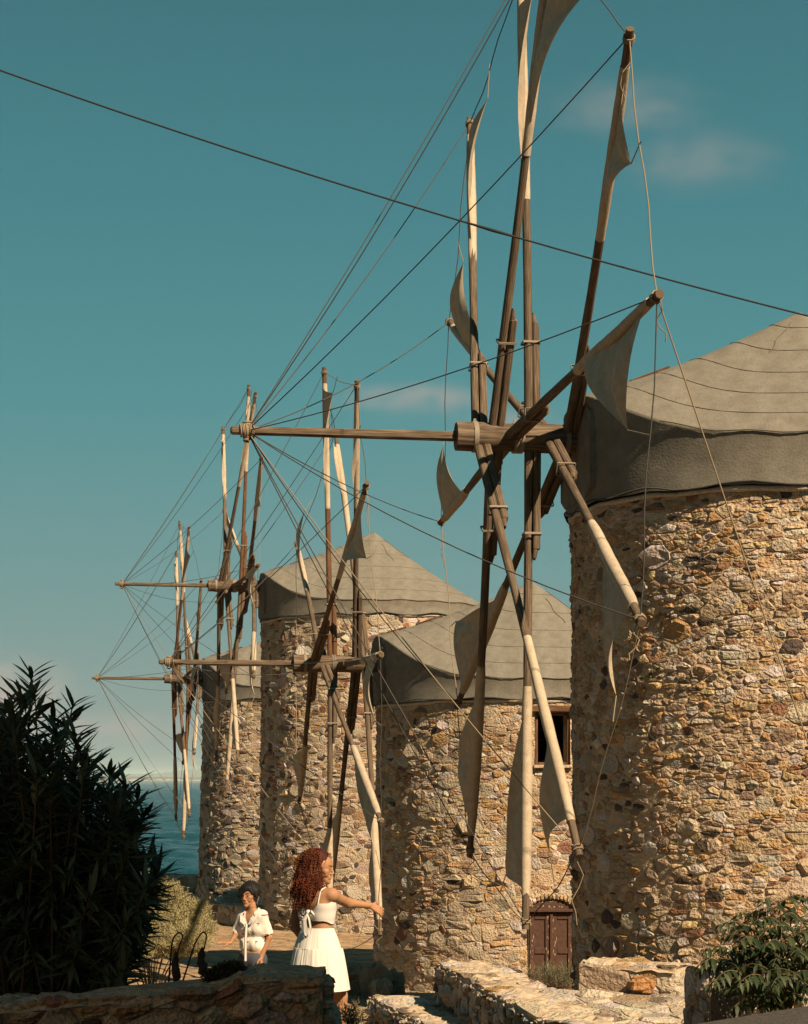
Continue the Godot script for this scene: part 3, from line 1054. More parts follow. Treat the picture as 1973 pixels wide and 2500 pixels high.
func ground_and_sea() -> void:
	land_noise.seed = 4
	land_noise.frequency = 0.35
	var g := Shape.new()
	var xs := PackedFloat32Array()
	var zs := PackedFloat32Array()
	var x := -40.0
	while x <= 40.0:
		xs.append(x)
		x += 0.28 if absf(x + 1) < 7 else 1.2
	var z := 22.0
	while z >= -76.0:
		zs.append(z)
		z -= 0.25 if z < -9 and z > -36 else 0.9
	var hh := []
	for i in xs.size():
		var col := PackedVector3Array()
		for j in zs.size(): col.append(Vector3(xs[i], land(xs[i], zs[j]), zs[j]))
		hh.append(col)
	for i in xs.size() - 1:
		for j in zs.size() - 1:
			g.quad(hh[i][j], hh[i + 1][j], hh[i + 1][j + 1], hh[i][j + 1])
	tag(obj("ground", g, M.ground, self, false), "dry sandy ground between the mills and the shore", "ground", "", "structure")
	# road: a slab whose far edge shows at the bottom right
	var rd := Shape.new()
	var k := -12.0
	while k < 20.0:
		var a := Vector3(k, -1.50, road_edge(k))
		var b := Vector3(k + 0.5, -1.50, road_edge(k + 0.5))
		rd.quad(Vector3(k, -1.50, 20), Vector3(k + 0.5, -1.50, 20), b, a)
		rd.quad(a, b, b - Vector3.UP * 0.5, a - Vector3.UP * 0.5)
		k += 0.5
	tag(obj("road", rd, M.asphalt, self, false), "grey asphalt road in the near foreground", "road", "", "structure")
	# sea, fine near the shore
	var s := Shape.new()
	var swell := FastNoiseLite.new()
	swell.seed = 88
	swell.frequency = 1.0
	swell.fractal_octaves = 3
	var rowz := PackedFloat32Array()
	var dz := 60.0
	while dz < 1400.0:
		rowz.append(dz)
		dz *= 1.0058
	rowz.append(1400.0)
	var sea_pt := func(i: int, j: int) -> Vector3:
		var dd: float = rowz[j]
		var sx: float = dd * (-0.26 + 0.52 * i / 170.0)
		var h: float = swell.get_noise_2d(sx * 0.16, dd * 0.36) * 0.26 + swell.get_noise_2d(sx * 0.04 + 50, dd * 0.09) * 0.42
		h *= smoothstep(1400.0, 900.0, dd)
		return Vector3(sx, -5.2 + h, -dd)
	var water := []
	for i in 171:
		var col := PackedVector3Array()
		for j in rowz.size(): col.append(sea_pt.call(i, j))
		water.append(col)
	for i in 170:
		for j in rowz.size() - 1:
			s.quad(water[i][j], water[i + 1][j], water[i + 1][j + 1], water[i][j + 1])
	for e in [-1.0, 1.0]:
		var q := [Vector3(e * 0.26 * 60, -5.2, -60), Vector3(e * 0.26 * 1400, -5.2, -1400), Vector3(e * 1700, -5.2, -1400), Vector3(e * 1700, -5.2, -60)]
		if e < 0: q.reverse()
		s.quad(q[3], q[2], q[1], q[0])
	var zz := [-1400.0, -2600.0, -6000.0, -20000.0]
	for i in zz.size() - 1:
		var wn: float = maxf(200.0, -zz[i] * 1.2)
		var wf: float = maxf(200.0, -zz[i + 1] * 1.2)
		s.quad(Vector3(-wn, -5.2, zz[i]), Vector3(wn, -5.2, zz[i]), Vector3(wf, -5.2, zz[i + 1]), Vector3(-wf, -5.2, zz[i + 1]))
	tag(obj("sea", s, M.sea, self, false), "teal sea rippled by wind out to the horizon", "sea", "", "structure")
	# low far coast with a hazy ridge behind
	var hn := FastNoiseLite.new()
	hn.seed = 12
	hn.frequency = 0.0016
	for e in 2:
		var h := Shape.new()
		var zc: float = [-6800.0, -11500.0][e]
		var deep: float = [500.0, 1500.0][e]
		var cols := []
		for i in 121:
			var px := -4200.0 + i * 60.0
			var hgt: float = 0.0
			if e == 0: hgt = 15.0 * smoothstep(-2400, -1500, px) * (1.0 - smoothstep(-300, 1300, px)) + 5.0 + hn.get_noise_1d(px) * 5.0
			else: hgt = 62.0 + hn.get_noise_1d(px * 0.6 + 900) * 60.0
			cols.append([Vector3(px * (1.0 if e == 0 else 1.5), -6, zc), Vector3(px * (1.0 if e == 0 else 1.5), -6 + maxf(hgt, 3.0), zc - deep * 0.5), Vector3(px * (1.0 if e == 0 else 1.5), -6, zc - deep)])
		for i in 120:
			for j in 2:
				h.quad(cols[i][j], cols[i + 1][j], cols[i + 1][j + 1], cols[i][j + 1])
		tag(obj(["far_coast", "far_ridge"][e], h, M.hill, self, false), ["low hazy coast across the water", "pale ridge behind the far coast"][e], "coast" if e == 0 else "hills", "", "structure")
	var rng := RandomNumberGenerator.new()
	rng.seed = 31
	var town := Shape.new()
	for i in 90:
		var px := rng.randf_range(-1560, -700)
		var up := rng.randf_range(0.0, 1.0)
		var at := Vector3(px, -4.0 + up * 8.0, -6790.0 - up * 200.0)
		town.beam(at, at + Vector3.UP * rng.randf_range(2.0, 5.0), Vector3.RIGHT, rng.randf_range(8, 30), 10.0, 0.4)
	tag(obj("far_town", town, M.far_wall, self, false), "pale strip of houses on the far coast", "town", "", "stuff")

# a low rubble wall along a line of points; the top is capped with lime and flat stones
func low_wall(called: String, label: String, pts: Array, thick: float, tops: Array, foot: float, kind: String, sd: int, own: int, steps: Array, cap_mat := "plaster", cat := "stone wall", mortar := "mortar", proud := 0.035) -> Node3D:
	var rng := RandomNumberGenerator.new()
	rng.seed = sd
	var lump := FastNoiseLite.new()
	lump.seed = sd
	lump.frequency = 1.6
	var base: Vector3 = Vector3(pts[0].x, foot, pts[0].y)
	var root := thing(called, label, cat, base)
	var lens := [0.0]
	for i in pts.size() - 1: lens.append(lens[-1] + pts[i].distance_to(pts[i + 1]))
	var total: float = lens[-1]
	var line := func(s: float) -> Array:
		for i in pts.size() - 1:
			if s <= lens[i + 1] or i == pts.size() - 2:
				var k: float = (s - lens[i]) / (lens[i + 1] - lens[i])
				return [pts[i].lerp(pts[i + 1], k), (pts[i + 1] - pts[i]).normalized(), lerpf(tops[i], tops[i + 1], clampf(k, 0, 1))]
		return []
	# a ring round the wall's outline: down one side, round the end, back along the other
	var side_pt := func(s: float, e: int, y: float, out: float) -> Vector3:
		var l: Array = line.call(s)
		var nrm: Vector2 = Vector2(l[1].y, -l[1].x) * e
		var q: Vector2 = l[0] + nrm * (thick / 2 + out + lump.get_noise_3d(s, y, e * 7.0) * 0.03)
		return Vector3(q.x, y, q.y)
	var body := Shape.new()
	var n := maxi(4, int(total / 0.07))
	var rows := 6
	for e in [-1, 1]:
		for i in n:
			for j in rows:
				var s0 := total * i / n
				var s1 := total * (i + 1) / n
				var q := []
				for m in [[s0, j], [s1, j], [s1, j + 1], [s0, j + 1]]:
					var top: float = line.call(m[0])[2]
					q.append(side_pt.call(m[0], e, lerpf(foot, top, m[1] / float(rows)), 0.0))
				if e > 0: q = [q[1], q[0], q[3], q[2]]
				body.quad(q[0], q[1], q[2], q[3])
	for e in [0, 1]:
		var s: float = total * e
		for j in rows:
			var top: float = line.call(s)[2]
			var y0 := lerpf(foot, top, j / float(rows))
			var y1 := lerpf(foot, top, (j + 1) / float(rows))
			var l0: Vector3 = side_pt.call(s, -1, y0, 0.0)
			var r0: Vector3 = side_pt.call(s, 1, y0, 0.0)
			var l1: Vector3 = side_pt.call(s, -1, y1, 0.0)
			var r1: Vector3 = side_pt.call(s, 1, y1, 0.0)
			if e == 0: body.quad(r0, l0, l1, r1)
			else: body.quad(l0, r0, r1, l1)
	var core := obj("wall_core", body, M[mortar], root, false)
	# capping: a lumpy slab
	var capn := Shape.new()
	var across := 10
	var cg := []
	for i in n + 1:
		var s := total * i / n
		var l: Array = line.call(s)
		var nrm: Vector2 = Vector2(l[1].y, -l[1].x)
		var row := PackedVector3Array()
		for j in across + 1:
			var t := (j / float(across) - 0.5) * (thick + 0.03)
			var q: Vector2 = l[0] + nrm * t
			var edge := 1.0 - pow(absf(j / float(across) - 0.5) * 2.0, 4.0)
			row.append(Vector3(q.x, l[2] - 0.03 + 0.045 * edge + lump.get_noise_2d(q.x * 2.2, q.y * 2.2) * 0.035 + lump.get_noise_2d(q.x * 6, q.y * 6) * 0.022 + absf(lump.get_noise_2d(q.x * 15, q.y * 15)) * 0.012, q.y))
		cg.append(row)
	for i in n:
		for j in across:
			capn.quad(cg[i][j + 1], cg[i][j], cg[i + 1][j], cg[i + 1][j + 1])
	var capping := obj("capping", capn, M[cap_mat], root, false)
	# flat stones bedded in the top
	var flags := rubble(total, thick - 0.02, rng, [[0.20, 6.0], [0.14, 30.0], [0.09, 120.0]], 1.0, 0.0)
	var ontop := func(x: float, y: float, out: float) -> Vector3:
		var l: Array = line.call(x)
		var nrm: Vector2 = Vector2(l[1].y, -l[1].x)
		var q: Vector2 = l[0] + nrm * (y - (thick - 0.02) / 2)
		return Vector3(q.x, l[2] + 0.006 + out + lump.get_noise_2d(q.x * 2.2, q.y * 2.2) * 0.035, q.y)
	lay(flags, ontop, capping, kind, 0.007, 0.008, rng, own, "stone")
	# face stones on both sides and both ends
	var top_max: float = tops.max()
	var hgt := top_max - foot - 0.01
	for e in [-1, 1]:
		var cells := rubble(total, hgt, rng, steps, 1.35, 0.3)
		var place := func(x: float, y: float, out: float) -> Vector3:
			var sx: float = total - x if e > 0 else x
			var top: float = line.call(sx)[2]
			return side_pt.call(sx, e, foot + y * (top - 0.015 - foot) / hgt, out)
		lay(cells, place, core, kind, 0.010, proud, rng, own, "stone")
	for e in [0, 1]:
		var s: float = total * e
		var l: Array = line.call(s)
		var cells := rubble(thick, hgt, rng, steps, 1.35, 0.3)
		var place := func(x: float, y: float, out: float) -> Vector3:
			var nrm: Vector2 = Vector2(l[1].y, -l[1].x)
			var q: Vector2 = l[0] + nrm * (x - thick / 2) * (1.0 if e == 1 else -1.0) + l[1] * out * (1.0 if e == 1 else -1.0)
			return Vector3(q.x, foot + y * (l[2] - 0.015 - foot) / hgt, q.y)
		lay(cells, place, core, kind, 0.010, proud, rng, own, "stone")
	return root

func boulder(sh: Shape, at: Vector3, size: Vector3, rng: RandomNumberGenerator, turn := 0.0) -> void:
	var lump := FastNoiseLite.new()
	lump.seed = rng.randi()
	lump.frequency = 0.9
	var nu := 12
	var nv := 8
	var pt := func(i: int, j: int) -> Vector3:
		var th := TAU * (i % nu) / nu
		var ph := PI * j / nv
		var dirv := Vector3(sin(ph) * cos(th), cos(ph), sin(ph) * sin(th))
		# squarish, with flats
		var k := pow(pow(absf(dirv.x), 3.2) + pow(absf(dirv.y), 3.2) + pow(absf(dirv.z), 3.2), -1.0 / 3.2)
		var r := k * (0.85 + 0.35 * lump.get_noise_3dv(dirv * 1.7) + 0.12 * lump.get_noise_3dv(dirv * 5.0))
		return at + (dirv * r * size / 2).rotated(Vector3.UP, turn)
	for i in nu:
		for j in nv:
			var a: Vector3 = pt.call(i, j)
			var b: Vector3 = pt.call(i + 1, j)
			var d: Vector3 = pt.call(i + 1, j + 1)
			var e: Vector3 = pt.call(i, j + 1)
			if j > 0: sh.tri(a, b, d)
			if j < nv - 1: sh.tri(a, d, e)

# ---------------------------------------------------------------- plants
func leaf_mesh(ln: float, wd: float, bend: float, fold: float, segs := 4) -> ArrayMesh:
	var s := Shape.new()
	var mid := []
	for i in segs + 1:
		var t := float(i) / segs
		var wv := wd * sin(PI * pow(t, 0.8) * 0.98 + 0.03) * (1.0 if i < segs else 0.0)
		var y := -bend * t * t * ln
		mid.append([Vector3(0, y, t * ln), Vector3(wv / 2, y + fold * wv, t * ln), Vector3(-wv / 2, y + fold * wv, t * ln)])
	for i in segs:
		s.quad(mid[i][0], mid[i + 1][0], mid[i + 1][1], mid[i][1])
		s.quad(mid[i][2], mid[i + 1][2], mid[i + 1][0], mid[i][0])
	return s.mesh(Vector3.ZERO, false, false)

func aim(at: Vector3, dirv: Vector3, roll: float, size := 1.0) -> Transform3D:
	var z := dirv.normalized()
	var x := Vector3.UP.cross(z)
	if x.length() < 0.05: x = Vector3.RIGHT
	x = x.normalized().rotated(z, roll)
	var y := z.cross(x)
	return Transform3D(Basis(x * size, y * size, z * size), at)

# leaves: the ones that show largest as parts, the rest as one mass
func put_leaves(root: Node3D, leaves: Array, meshes: Array, mats: Array, called: String, own: int) -> void:
	var ranked := []
	for i in leaves.size():
		var tf: Transform3D = leaves[i][0]
		var mid := tf.origin + tf.basis.z * 0.06
		var face := absf(tf.basis.y.normalized().dot(mid.normalized()))
		var score := (0.3 + face) * tf.basis.z.length() / mid.length() if in_photo(mid) else 0.0
		score += 1e-3 * (mid.z + 100.0)
		if not in_photo(mid): score = 0.0
		ranked.append([score, i])
	ranked.sort_custom(func(x, y): return x[0] > y[0] or (x[0] == y[0] and x[1] < y[1]))
	var base := org(root)
	var left := {}
	for k in ranked.size():
		var e: Array = leaves[ranked[k][1]]
		var tf: Transform3D = e[0]
		tf.origin -= base
		if k < own and ranked[k][0] > 0:
			var o := MeshInstance3D.new()
			o.name = part_name(root, "leaf")
			o.mesh = meshes[e[1]]
			o.material_override = mats[e[2]]
			o.transform = tf
			root.add_child(o)
		else:
			var key := Vector2i(e[1], e[2])
			if not left.has(key): left[key] = []
			left[key].append(tf)
	for key in left:
		var mm := MultiMesh.new()
		mm.transform_format = MultiMesh.TRANSFORM_3D
		mm.mesh = meshes[key.x]
		mm.instance_count = left[key].size()
		for i in left[key].size(): mm.set_instance_transform(i, left[key][i])
		var mi := MultiMeshInstance3D.new()
		mi.name = part_name(root, called)
		mi.multimesh = mm
		mi.material_override = mats[key.y]
		root.add_child(mi)
		tag(mi, "", "", "", "stuff")

func oleander(called: String, label: String, at: Vector3, heads: Array, sd: int) -> void:
	var rng := RandomNumberGenerator.new()
	rng.seed = sd
	var root := thing(called, label, "shrub", at)
	var leaves := []
	var stems := Shape.new()
	for h in heads:
		var tip: Vector3 = h[0]
		var foot := at + Vector3(rng.randf_range(-0.25, 0.25), 0, rng.randf_range(-0.2, 0.2))
		var belly := foot.lerp(tip, 0.5) + Vector3(rng.randf_range(-0.05, 0.05), 0.1, rng.randf_range(-0.05, 0.05))
		var pts := PackedVector3Array()
		var rad := PackedFloat32Array()
		for i in 8:
			var t := i / 7.0
			pts.append(foot.lerp(belly, t).lerp(belly.lerp(tip, t), t))
			rad.append(lerpf(0.012, 0.004, t))
		stems.tube(pts, rad, 4)
		var along: float = h[1]
		var count: int = h[2]
		var axis := (tip - belly).normalized()
		for i in count:
			var t := 1.0 - pow(float(i) / count, 1.35) * along
			var p := foot.lerp(belly, t).lerp(belly.lerp(tip, t), t)
			var an := i * 2.2 + rng.randf_range(-0.4, 0.4)
			var side := axis.cross(Vector3(0.2, 0.3, 1)).normalized().rotated(axis, an)
			var up := lerpf(0.95, -0.2, clampf(float(i) / count * 1.3, 0, 1))
			var dirv := (side + axis * up * rng.randf_range(0.8, 1.2)).normalized()
			leaves.append([aim(p, dirv, rng.randf_range(-0.5, 0.5), rng.randf_range(0.75, 1.2)), rng.randi_range(0, 2), 0 if rng.randf() < 0.75 else 1])
	obj("stems", stems, M.twig, root, false)
	put_leaves(root, leaves, [leaf_mesh(0.165, 0.028, 0.05, 0.12), leaf_mesh(0.15, 0.026, 0.15, 0.15), leaf_mesh(0.175, 0.030, -0.05, 0.1)], [M.leaf_dark, M.leaf_dark_pale], "leaves", 300)

func pinnate_shrub(called: String, label: String, at: Vector3, tips: Array, sd: int, own: int) -> void:
	var rng := RandomNumberGenerator.new()
	rng.seed = sd
	var root := thing(called, label, "shrub", at)
	var leaves := []
	var stems := Shape.new()
	for tip in tips:
		var foot := at + Vector3(rng.randf_range(-0.1, 0.1), 0, rng.randf_range(-0.1, 0.1))
		var mid: Vector3 = foot.lerp(tip, 0.5) + Vector3.UP * 0.12
		var pts := PackedVector3Array()
		var rad := PackedFloat32Array()
		for i in 7:
			var t := i / 6.0
			pts.append(foot.lerp(mid, t).lerp(mid.lerp(tip, t), t))
			rad.append(lerpf(0.013, 0.005, t))
		stems.tube(pts, rad, 5)
		var grow: Vector3 = (tip - mid).normalized()
		var fronds := rng.randi_range(10, 14)
		for f in fronds:
			var t := 1.0 - 0.55 * f / fronds
			var p := foot.lerp(mid, t).lerp(mid.lerp(tip, t), t)
			var an := f * 2.4 + rng.randf_range(-0.3, 0.3)
			var side := Vector3(cos(an), 0.0, sin(an))
			var dirv := (side * 0.9 + grow * 0.5 + Vector3.UP * 0.35).normalized()
			var ln := rng.randf_range(0.24, 0.40)
			var rib := PackedVector3Array()
			var rr := PackedFloat32Array()
			for i in 8:
				var k := i / 7.0
				rib.append(p + dirv * ln * k + Vector3.DOWN * 0.55 * ln * k * k)
				rr.append(lerpf(0.0045, 0.002, k))
			stems.tube(rib, rr, 3, false)
			var pairs := rng.randi_range(4, 6)
			for i in pairs:
				var k := (i + 1.0) / (pairs + 0.6)
				var q := p + dirv * ln * k + Vector3.DOWN * 0.55 * ln * k * k
				var tang := (dirv + Vector3.DOWN * 1.1 * k).normalized()
				var acr := tang.cross(Vector3.UP).normalized()
				var size := (1.1 - 0.5 * k) * rng.randf_range(0.75, 1.2)
				for e in [-1, 1]:
					if rng.randf() < 0.08: continue
					leaves.append([aim(q, (acr * e + tang * rng.randf_range(0.3, 0.9) + Vector3.DOWN * rng.randf_range(0.1, 0.7)).normalized(), rng.randf_range(-0.35, 0.35), size), rng.randi_range(0, 1), 0 if rng.randf() < 0.7 else 1])
	obj("stems", stems, M.twig, root, false)
	put_leaves(root, leaves, [leaf_mesh(0.15, 0.044, 0.3, 0.08), leaf_mesh(0.125, 0.038, 0.5, 0.1)], [M.leaf_green, M.leaf_green_pale], "leaflets", own)

func feathery_bush(called: String, label: String, at: Vector3, clumps: Array, sd: int, count: int, mats: Array, twig := 0.10) -> void:
	var rng := RandomNumberGenerator.new()
	rng.seed = sd
	var root := thing(called, label, "bush", at)
	var sprig := Shape.new()
	for i in 9:
		var t := i / 9.0
		var p := Vector3(0.012 * sin(i * 1.3), 0.05 * t * t * twig / 0.1 * 0.6, t * twig)
		var an := i * 2.4
		var dirv := Vector3(cos(an) * 0.7, sin(an) * 0.7, 0.9).normalized()
		var s := dirv.cross(Vector3(0.3, 1, 0.1)).normalized() * 0.0032
		var e := p + dirv * twig * 0.32
		sprig.tri(p - s, p + s, e)
	var mesh := sprig.mesh(Vector3.ZERO, false, false)
	var sets := [[], []]
	for i in count:
		var c: Array = clumps[i % clumps.size()]
		var dirv := Vector3(rng.randfn(), absf(rng.randfn()) * 0.9 + 0.1, rng.randfn()).normalized()
		var r := pow(rng.randf(), 0.45)
		var p: Vector3 = c[0] + dirv * c[1] * r
		var grow := (dirv + Vector3.UP * 0.7 + Vector3(rng.randfn(), rng.randfn(), rng.randfn()) * 0.35).normalized()
		sets[0 if rng.randf() < 0.6 else 1].append(Transform3D(aim(p - at, grow, rng.randf() * TAU, rng.randf_range(0.8, 1.5))))
	for e in 2:
		var mm := MultiMesh.new()
		mm.transform_format = MultiMesh.TRANSFORM_3D
		mm.mesh = mesh
		mm.instance_count = sets[e].size()
		for i in sets[e].size(): mm.set_instance_transform(i, sets[e][i])
		var mi := MultiMeshInstance3D.new()
		mi.name = part_name(root, "foliage")
		mi.multimesh = mm
		mi.material_override = M[mats[e]]
		root.add_child(mi)
		tag(mi, "", "", "", "stuff")
	var st := Shape.new()
	for i in 26:
		var c: Array = clumps[rng.randi() % clumps.size()]
		var q: Vector3 = c[0] + Vector3(rng.randfn() * 0.5, rng.randf() * 0.6, rng.randfn() * 0.5) * c[1]
		st.tube(PackedVector3Array([at, at.lerp(q, 0.5) + Vector3.UP * 0.06, q]), PackedFloat32Array([0.008, 0.006, 0.002]), 4)
	obj("stems", st, M.twig, root, false)

# ---------------------------------------------------------------- bodies: smooth union of tapered capsules, meshed as surface nets
# each bone: [from, to, radius, radius]
func flesh(sh: Shape, bones: Array, cell: float, k: float, tint_of = null, keep = null, uv_of = null) -> void:
	var lo := Vector3.ONE * 1e9
	var hi := -lo
	for b in bones:
		var r: float = maxf(b[2], b[3]) + 2.5 * cell
		lo = lo.min(b[0] - Vector3.ONE * r).min(b[1] - Vector3.ONE * r)
		hi = hi.max(b[0] + Vector3.ONE * r).max(b[1] + Vector3.ONE * r)
	var nx := int((hi.x - lo.x) / cell) + 2
	var ny := int((hi.y - lo.y) / cell) + 2
	var nz := int((hi.z - lo.z) / cell) + 2
	var f := PackedFloat32Array()
	f.resize(nx * ny * nz)
	for b in bones:
		var a: Vector3 = b[0]
		var ab: Vector3 = b[1] - a
		var l2 := maxf(ab.length_squared(), 1e-9)
		var ra: float = b[2]
		var rb: float = b[3]
		var r := maxf(ra, rb) + maxf(2.0 * cell, k * 4.0)
		var mn := ((a.min(b[1]) - Vector3.ONE * r - lo) / cell).floor()
		var mx := ((a.max(b[1]) + Vector3.ONE * r - lo) / cell).ceil()
		for z in range(maxi(0, int(mn.z)), mini(nz, int(mx.z) + 1)):
			for y in range(maxi(0, int(mn.y)), mini(ny, int(mx.y) + 1)):
				var row := nx * (y + ny * z)
				for x in range(maxi(0, int(mn.x)), mini(nx, int(mx.x) + 1)):
					var p := lo + Vector3(x, y, z) * cell - a
					var t := clampf(p.dot(ab) / l2, 0.0, 1.0)
					var d := (p - ab * t).length() - ra - (rb - ra) * t
					if d < r: f[row + x] += exp(-d / k)
	for i in f.size(): f[i] = -k * log(f[i] + 1e-12)
	var idx := {}
	var vs := PackedVector3Array()
	var ns := PackedVector3Array()
	var corner := [0, 1, nx, nx + 1, nx * ny, nx * ny + 1, nx * ny + nx, nx * ny + nx + 1]
	var at := [Vector3(0, 0, 0), Vector3(1, 0, 0), Vector3(0, 1, 0), Vector3(1, 1, 0), Vector3(0, 0, 1), Vector3(1, 0, 1), Vector3(0, 1, 1), Vector3(1, 1, 1)]
	var edges := [[0, 1], [2, 3], [4, 5], [6, 7], [0, 2], [1, 3], [4, 6], [5, 7], [0, 4], [1, 5], [2, 6], [3, 7]]
	for z in nz - 1:
		for y in ny - 1:
			for x in nx - 1:
				var o := x + nx * (y + ny * z)
				var f0 := f[o]
				if absf(f0) > cell * 3.0: continue
				var inside := 0
				for c in 8:
					if f[o + corner[c]] < 0: inside += 1
				if inside == 0 or inside == 8: continue
				var s := Vector3.ZERO
				var m := 0
				for e in edges:
					var fa := f[o + corner[e[0]]]
					var fb := f[o + corner[e[1]]]
					if (fa < 0) != (fb < 0):
						s += at[e[0]].lerp(at[e[1]], fa / (fa - fb))
						m += 1
				s /= m
				var g := Vector3(f[o + corner[1]] + f[o + corner[3]] + f[o + corner[5]] + f[o + corner[7]] - f[o] - f[o + corner[2]] - f[o + corner[4]] - f[o + corner[6]],
					f[o + corner[2]] + f[o + corner[3]] + f[o + corner[6]] + f[o + corner[7]] - f[o] - f[o + corner[1]] - f[o + corner[4]] - f[o + corner[5]],
					f[o + corner[4]] + f[o + corner[5]] + f[o + corner[6]] + f[o + corner[7]] - f[o] - f[o + corner[1]] - f[o + corner[2]] - f[o + corner[3]])
				idx[o] = vs.size()
				vs.append(lo + (Vector3(x, y, z) + s) * cell)
				ns.append(g.normalized())
	var steps := [[1, nx, nx * ny], [nx, nx * ny, 1], [nx * ny, 1, nx]]
	for o in idx:
		for ax in 3:
			var st: Array = steps[ax]
			var o2: int = o + st[0]
			if o2 >= f.size(): continue
			if (f[o] < 0) == (f[o2] < 0): continue
			var q := [o, o - st[1], o - st[1] - st[2], o - st[2]]
			var ok := true
			for e in q:
				if not idx.has(e): ok = false
			if not ok: continue
			if f[o] > 0: q.reverse()
			var ii := [idx[q[0]], idx[q[1]], idx[q[2]], idx[q[3]]]
			var mid: Vector3 = (vs[ii[0]] + vs[ii[1]] + vs[ii[2]] + vs[ii[3]]) / 4
			if keep != null and not keep.call(mid): continue
			var ps := []
			var nn := []
			var uv := []
			for e in ii:
				ps.append(vs[e])
				nn.append(ns[e])
				uv.append(uv_of.call(vs[e]) if uv_of != null else Vector2.ZERO)
			if (ps[1] - ps[0]).cross(ps[2] - ps[0]).dot(nn[0] + nn[1] + nn[2]) < 0:
				ps.reverse()
				nn.reverse()
				uv.reverse()
			if tint_of != null: sh.tint = tint_of.call(mid)
			sh.squad(ps, nn, uv)

# a hand: palm plus five fingers; dirs: along the hand, towards the thumb, out of the back of the hand
func hand_bones(wrist: Vector3, along: Vector3, thumb: Vector3, back: Vector3, size: float, curl: float) -> Array:
	var a := along.normalized()
	var t := (thumb - a * thumb.dot(a)).normalized()
	var b := a.cross(t).normalized()
	if b.dot(back) < 0: b = -b
	var out := []
	var s := size
	for e in [-1.0, -0.33, 0.33, 1.0]:
		out.append([wrist + t * 0.012 * e * s, wrist + a * 0.085 * s + t * 0.030 * e * s, 0.016 * s, 0.0125 * s])
	var lens := [0.058, 0.070, 0.076, 0.068]
	for i in 4:
		var e: float = [-1.0, -0.33, 0.33, 1.0][i]
		var p: Vector3 = wrist + a * 0.088 * s + t * 0.030 * e * s
		var dirv := (a + t * 0.12 * e).normalized()
		var ln: float = lens[i] * s
		for j in 3:
			dirv = (dirv - b * curl * (0.55 + 0.25 * j + 0.12 * (1.5 - i))).normalized()
			var q: Vector3 = p + dirv * ln * [0.45, 0.32, 0.26][j]
			out.append([p, q, (0.0088 - 0.0008 * j) * s, (0.0082 - 0.0010 * j) * s])
			p = q
	var p0 := wrist + a * 0.03 * s + t * 0.022 * s
	var p1 := p0 + (a * 0.55 + t * 0.75 - b * 0.25).normalized() * 0.042 * s
	var p2 := p1 + (a * 0.8 + t * 0.45 - b * 0.3).normalized() * 0.030 * s
	var p3 := p2 + (a * 0.95 + t * 0.1 - b * 0.3).normalized() * 0.024 * s
	out.append([p0, p1, 0.014 * s, 0.011 * s])
	out.append([p1, p2, 0.0105 * s, 0.0095 * s])
	out.append([p2, p3, 0.0095 * s, 0.0075 * s])
	return out

# head bones in a frame: o centre, r right, u up, f forward
func head_bones(o: Vector3, r: Vector3, u: Vector3, f: Vector3, s: float) -> Array:
	var P := func(x: float, y: float, z: float) -> Vector3: return o + (r * x + u * y + f * z) * s
	var b := []
	b.append([P.call(0, 0.030, 0.010), P.call(0, 0.030, -0.045), 0.078 * s, 0.076 * s])
	b.append([P.call(0, -0.02, 0.030), P.call(0, -0.075, 0.042), 0.060 * s, 0.036 * s])
	b.append([P.call(-0.035, -0.062, 0.018), P.call(0, -0.098, 0.066), 0.024 * s, 0.018 * s])
	b.append([P.call(0.035, -0.062, 0.018), P.call(0, -0.098, 0.066), 0.024 * s, 0.018 * s])
	b.append([P.call(0, -0.104, 0.070), P.call(0, -0.104, 0.072), 0.017 * s, 0.017 * s])
	b.append([P.call(0, 0.010, 0.086), P.call(0, -0.034, 0.105), 0.0065 * s, 0.0085 * s])
	b.append([P.call(-0.010, -0.041, 0.092), P.call(0.010, -0.041, 0.092), 0.0070 * s, 0.0070 * s])
	b.append([P.call(-0.016, -0.064, 0.082), P.call(0.016, -0.064, 0.082), 0.0085 * s, 0.0085 * s])
	b.append([P.call(-0.014, -0.076, 0.080), P.call(0.014, -0.076, 0.080), 0.009 * s, 0.009 * s])
	for e in [-1, 1]:
		b.append([P.call(0.018 * e, 0.018, 0.079), P.call(0.045 * e, 0.014, 0.064), 0.0080 * s, 0.0075 * s])
		b.append([P.call(0.040 * e, -0.022, 0.052), P.call(0.032 * e, -0.046, 0.054), 0.024 * s, 0.022 * s])
		b.append([P.call(0.072 * e, 0.002, -0.012), P.call(0.069 * e, -0.034, -0.004), 0.014 * s, 0.010 * s])
	return b

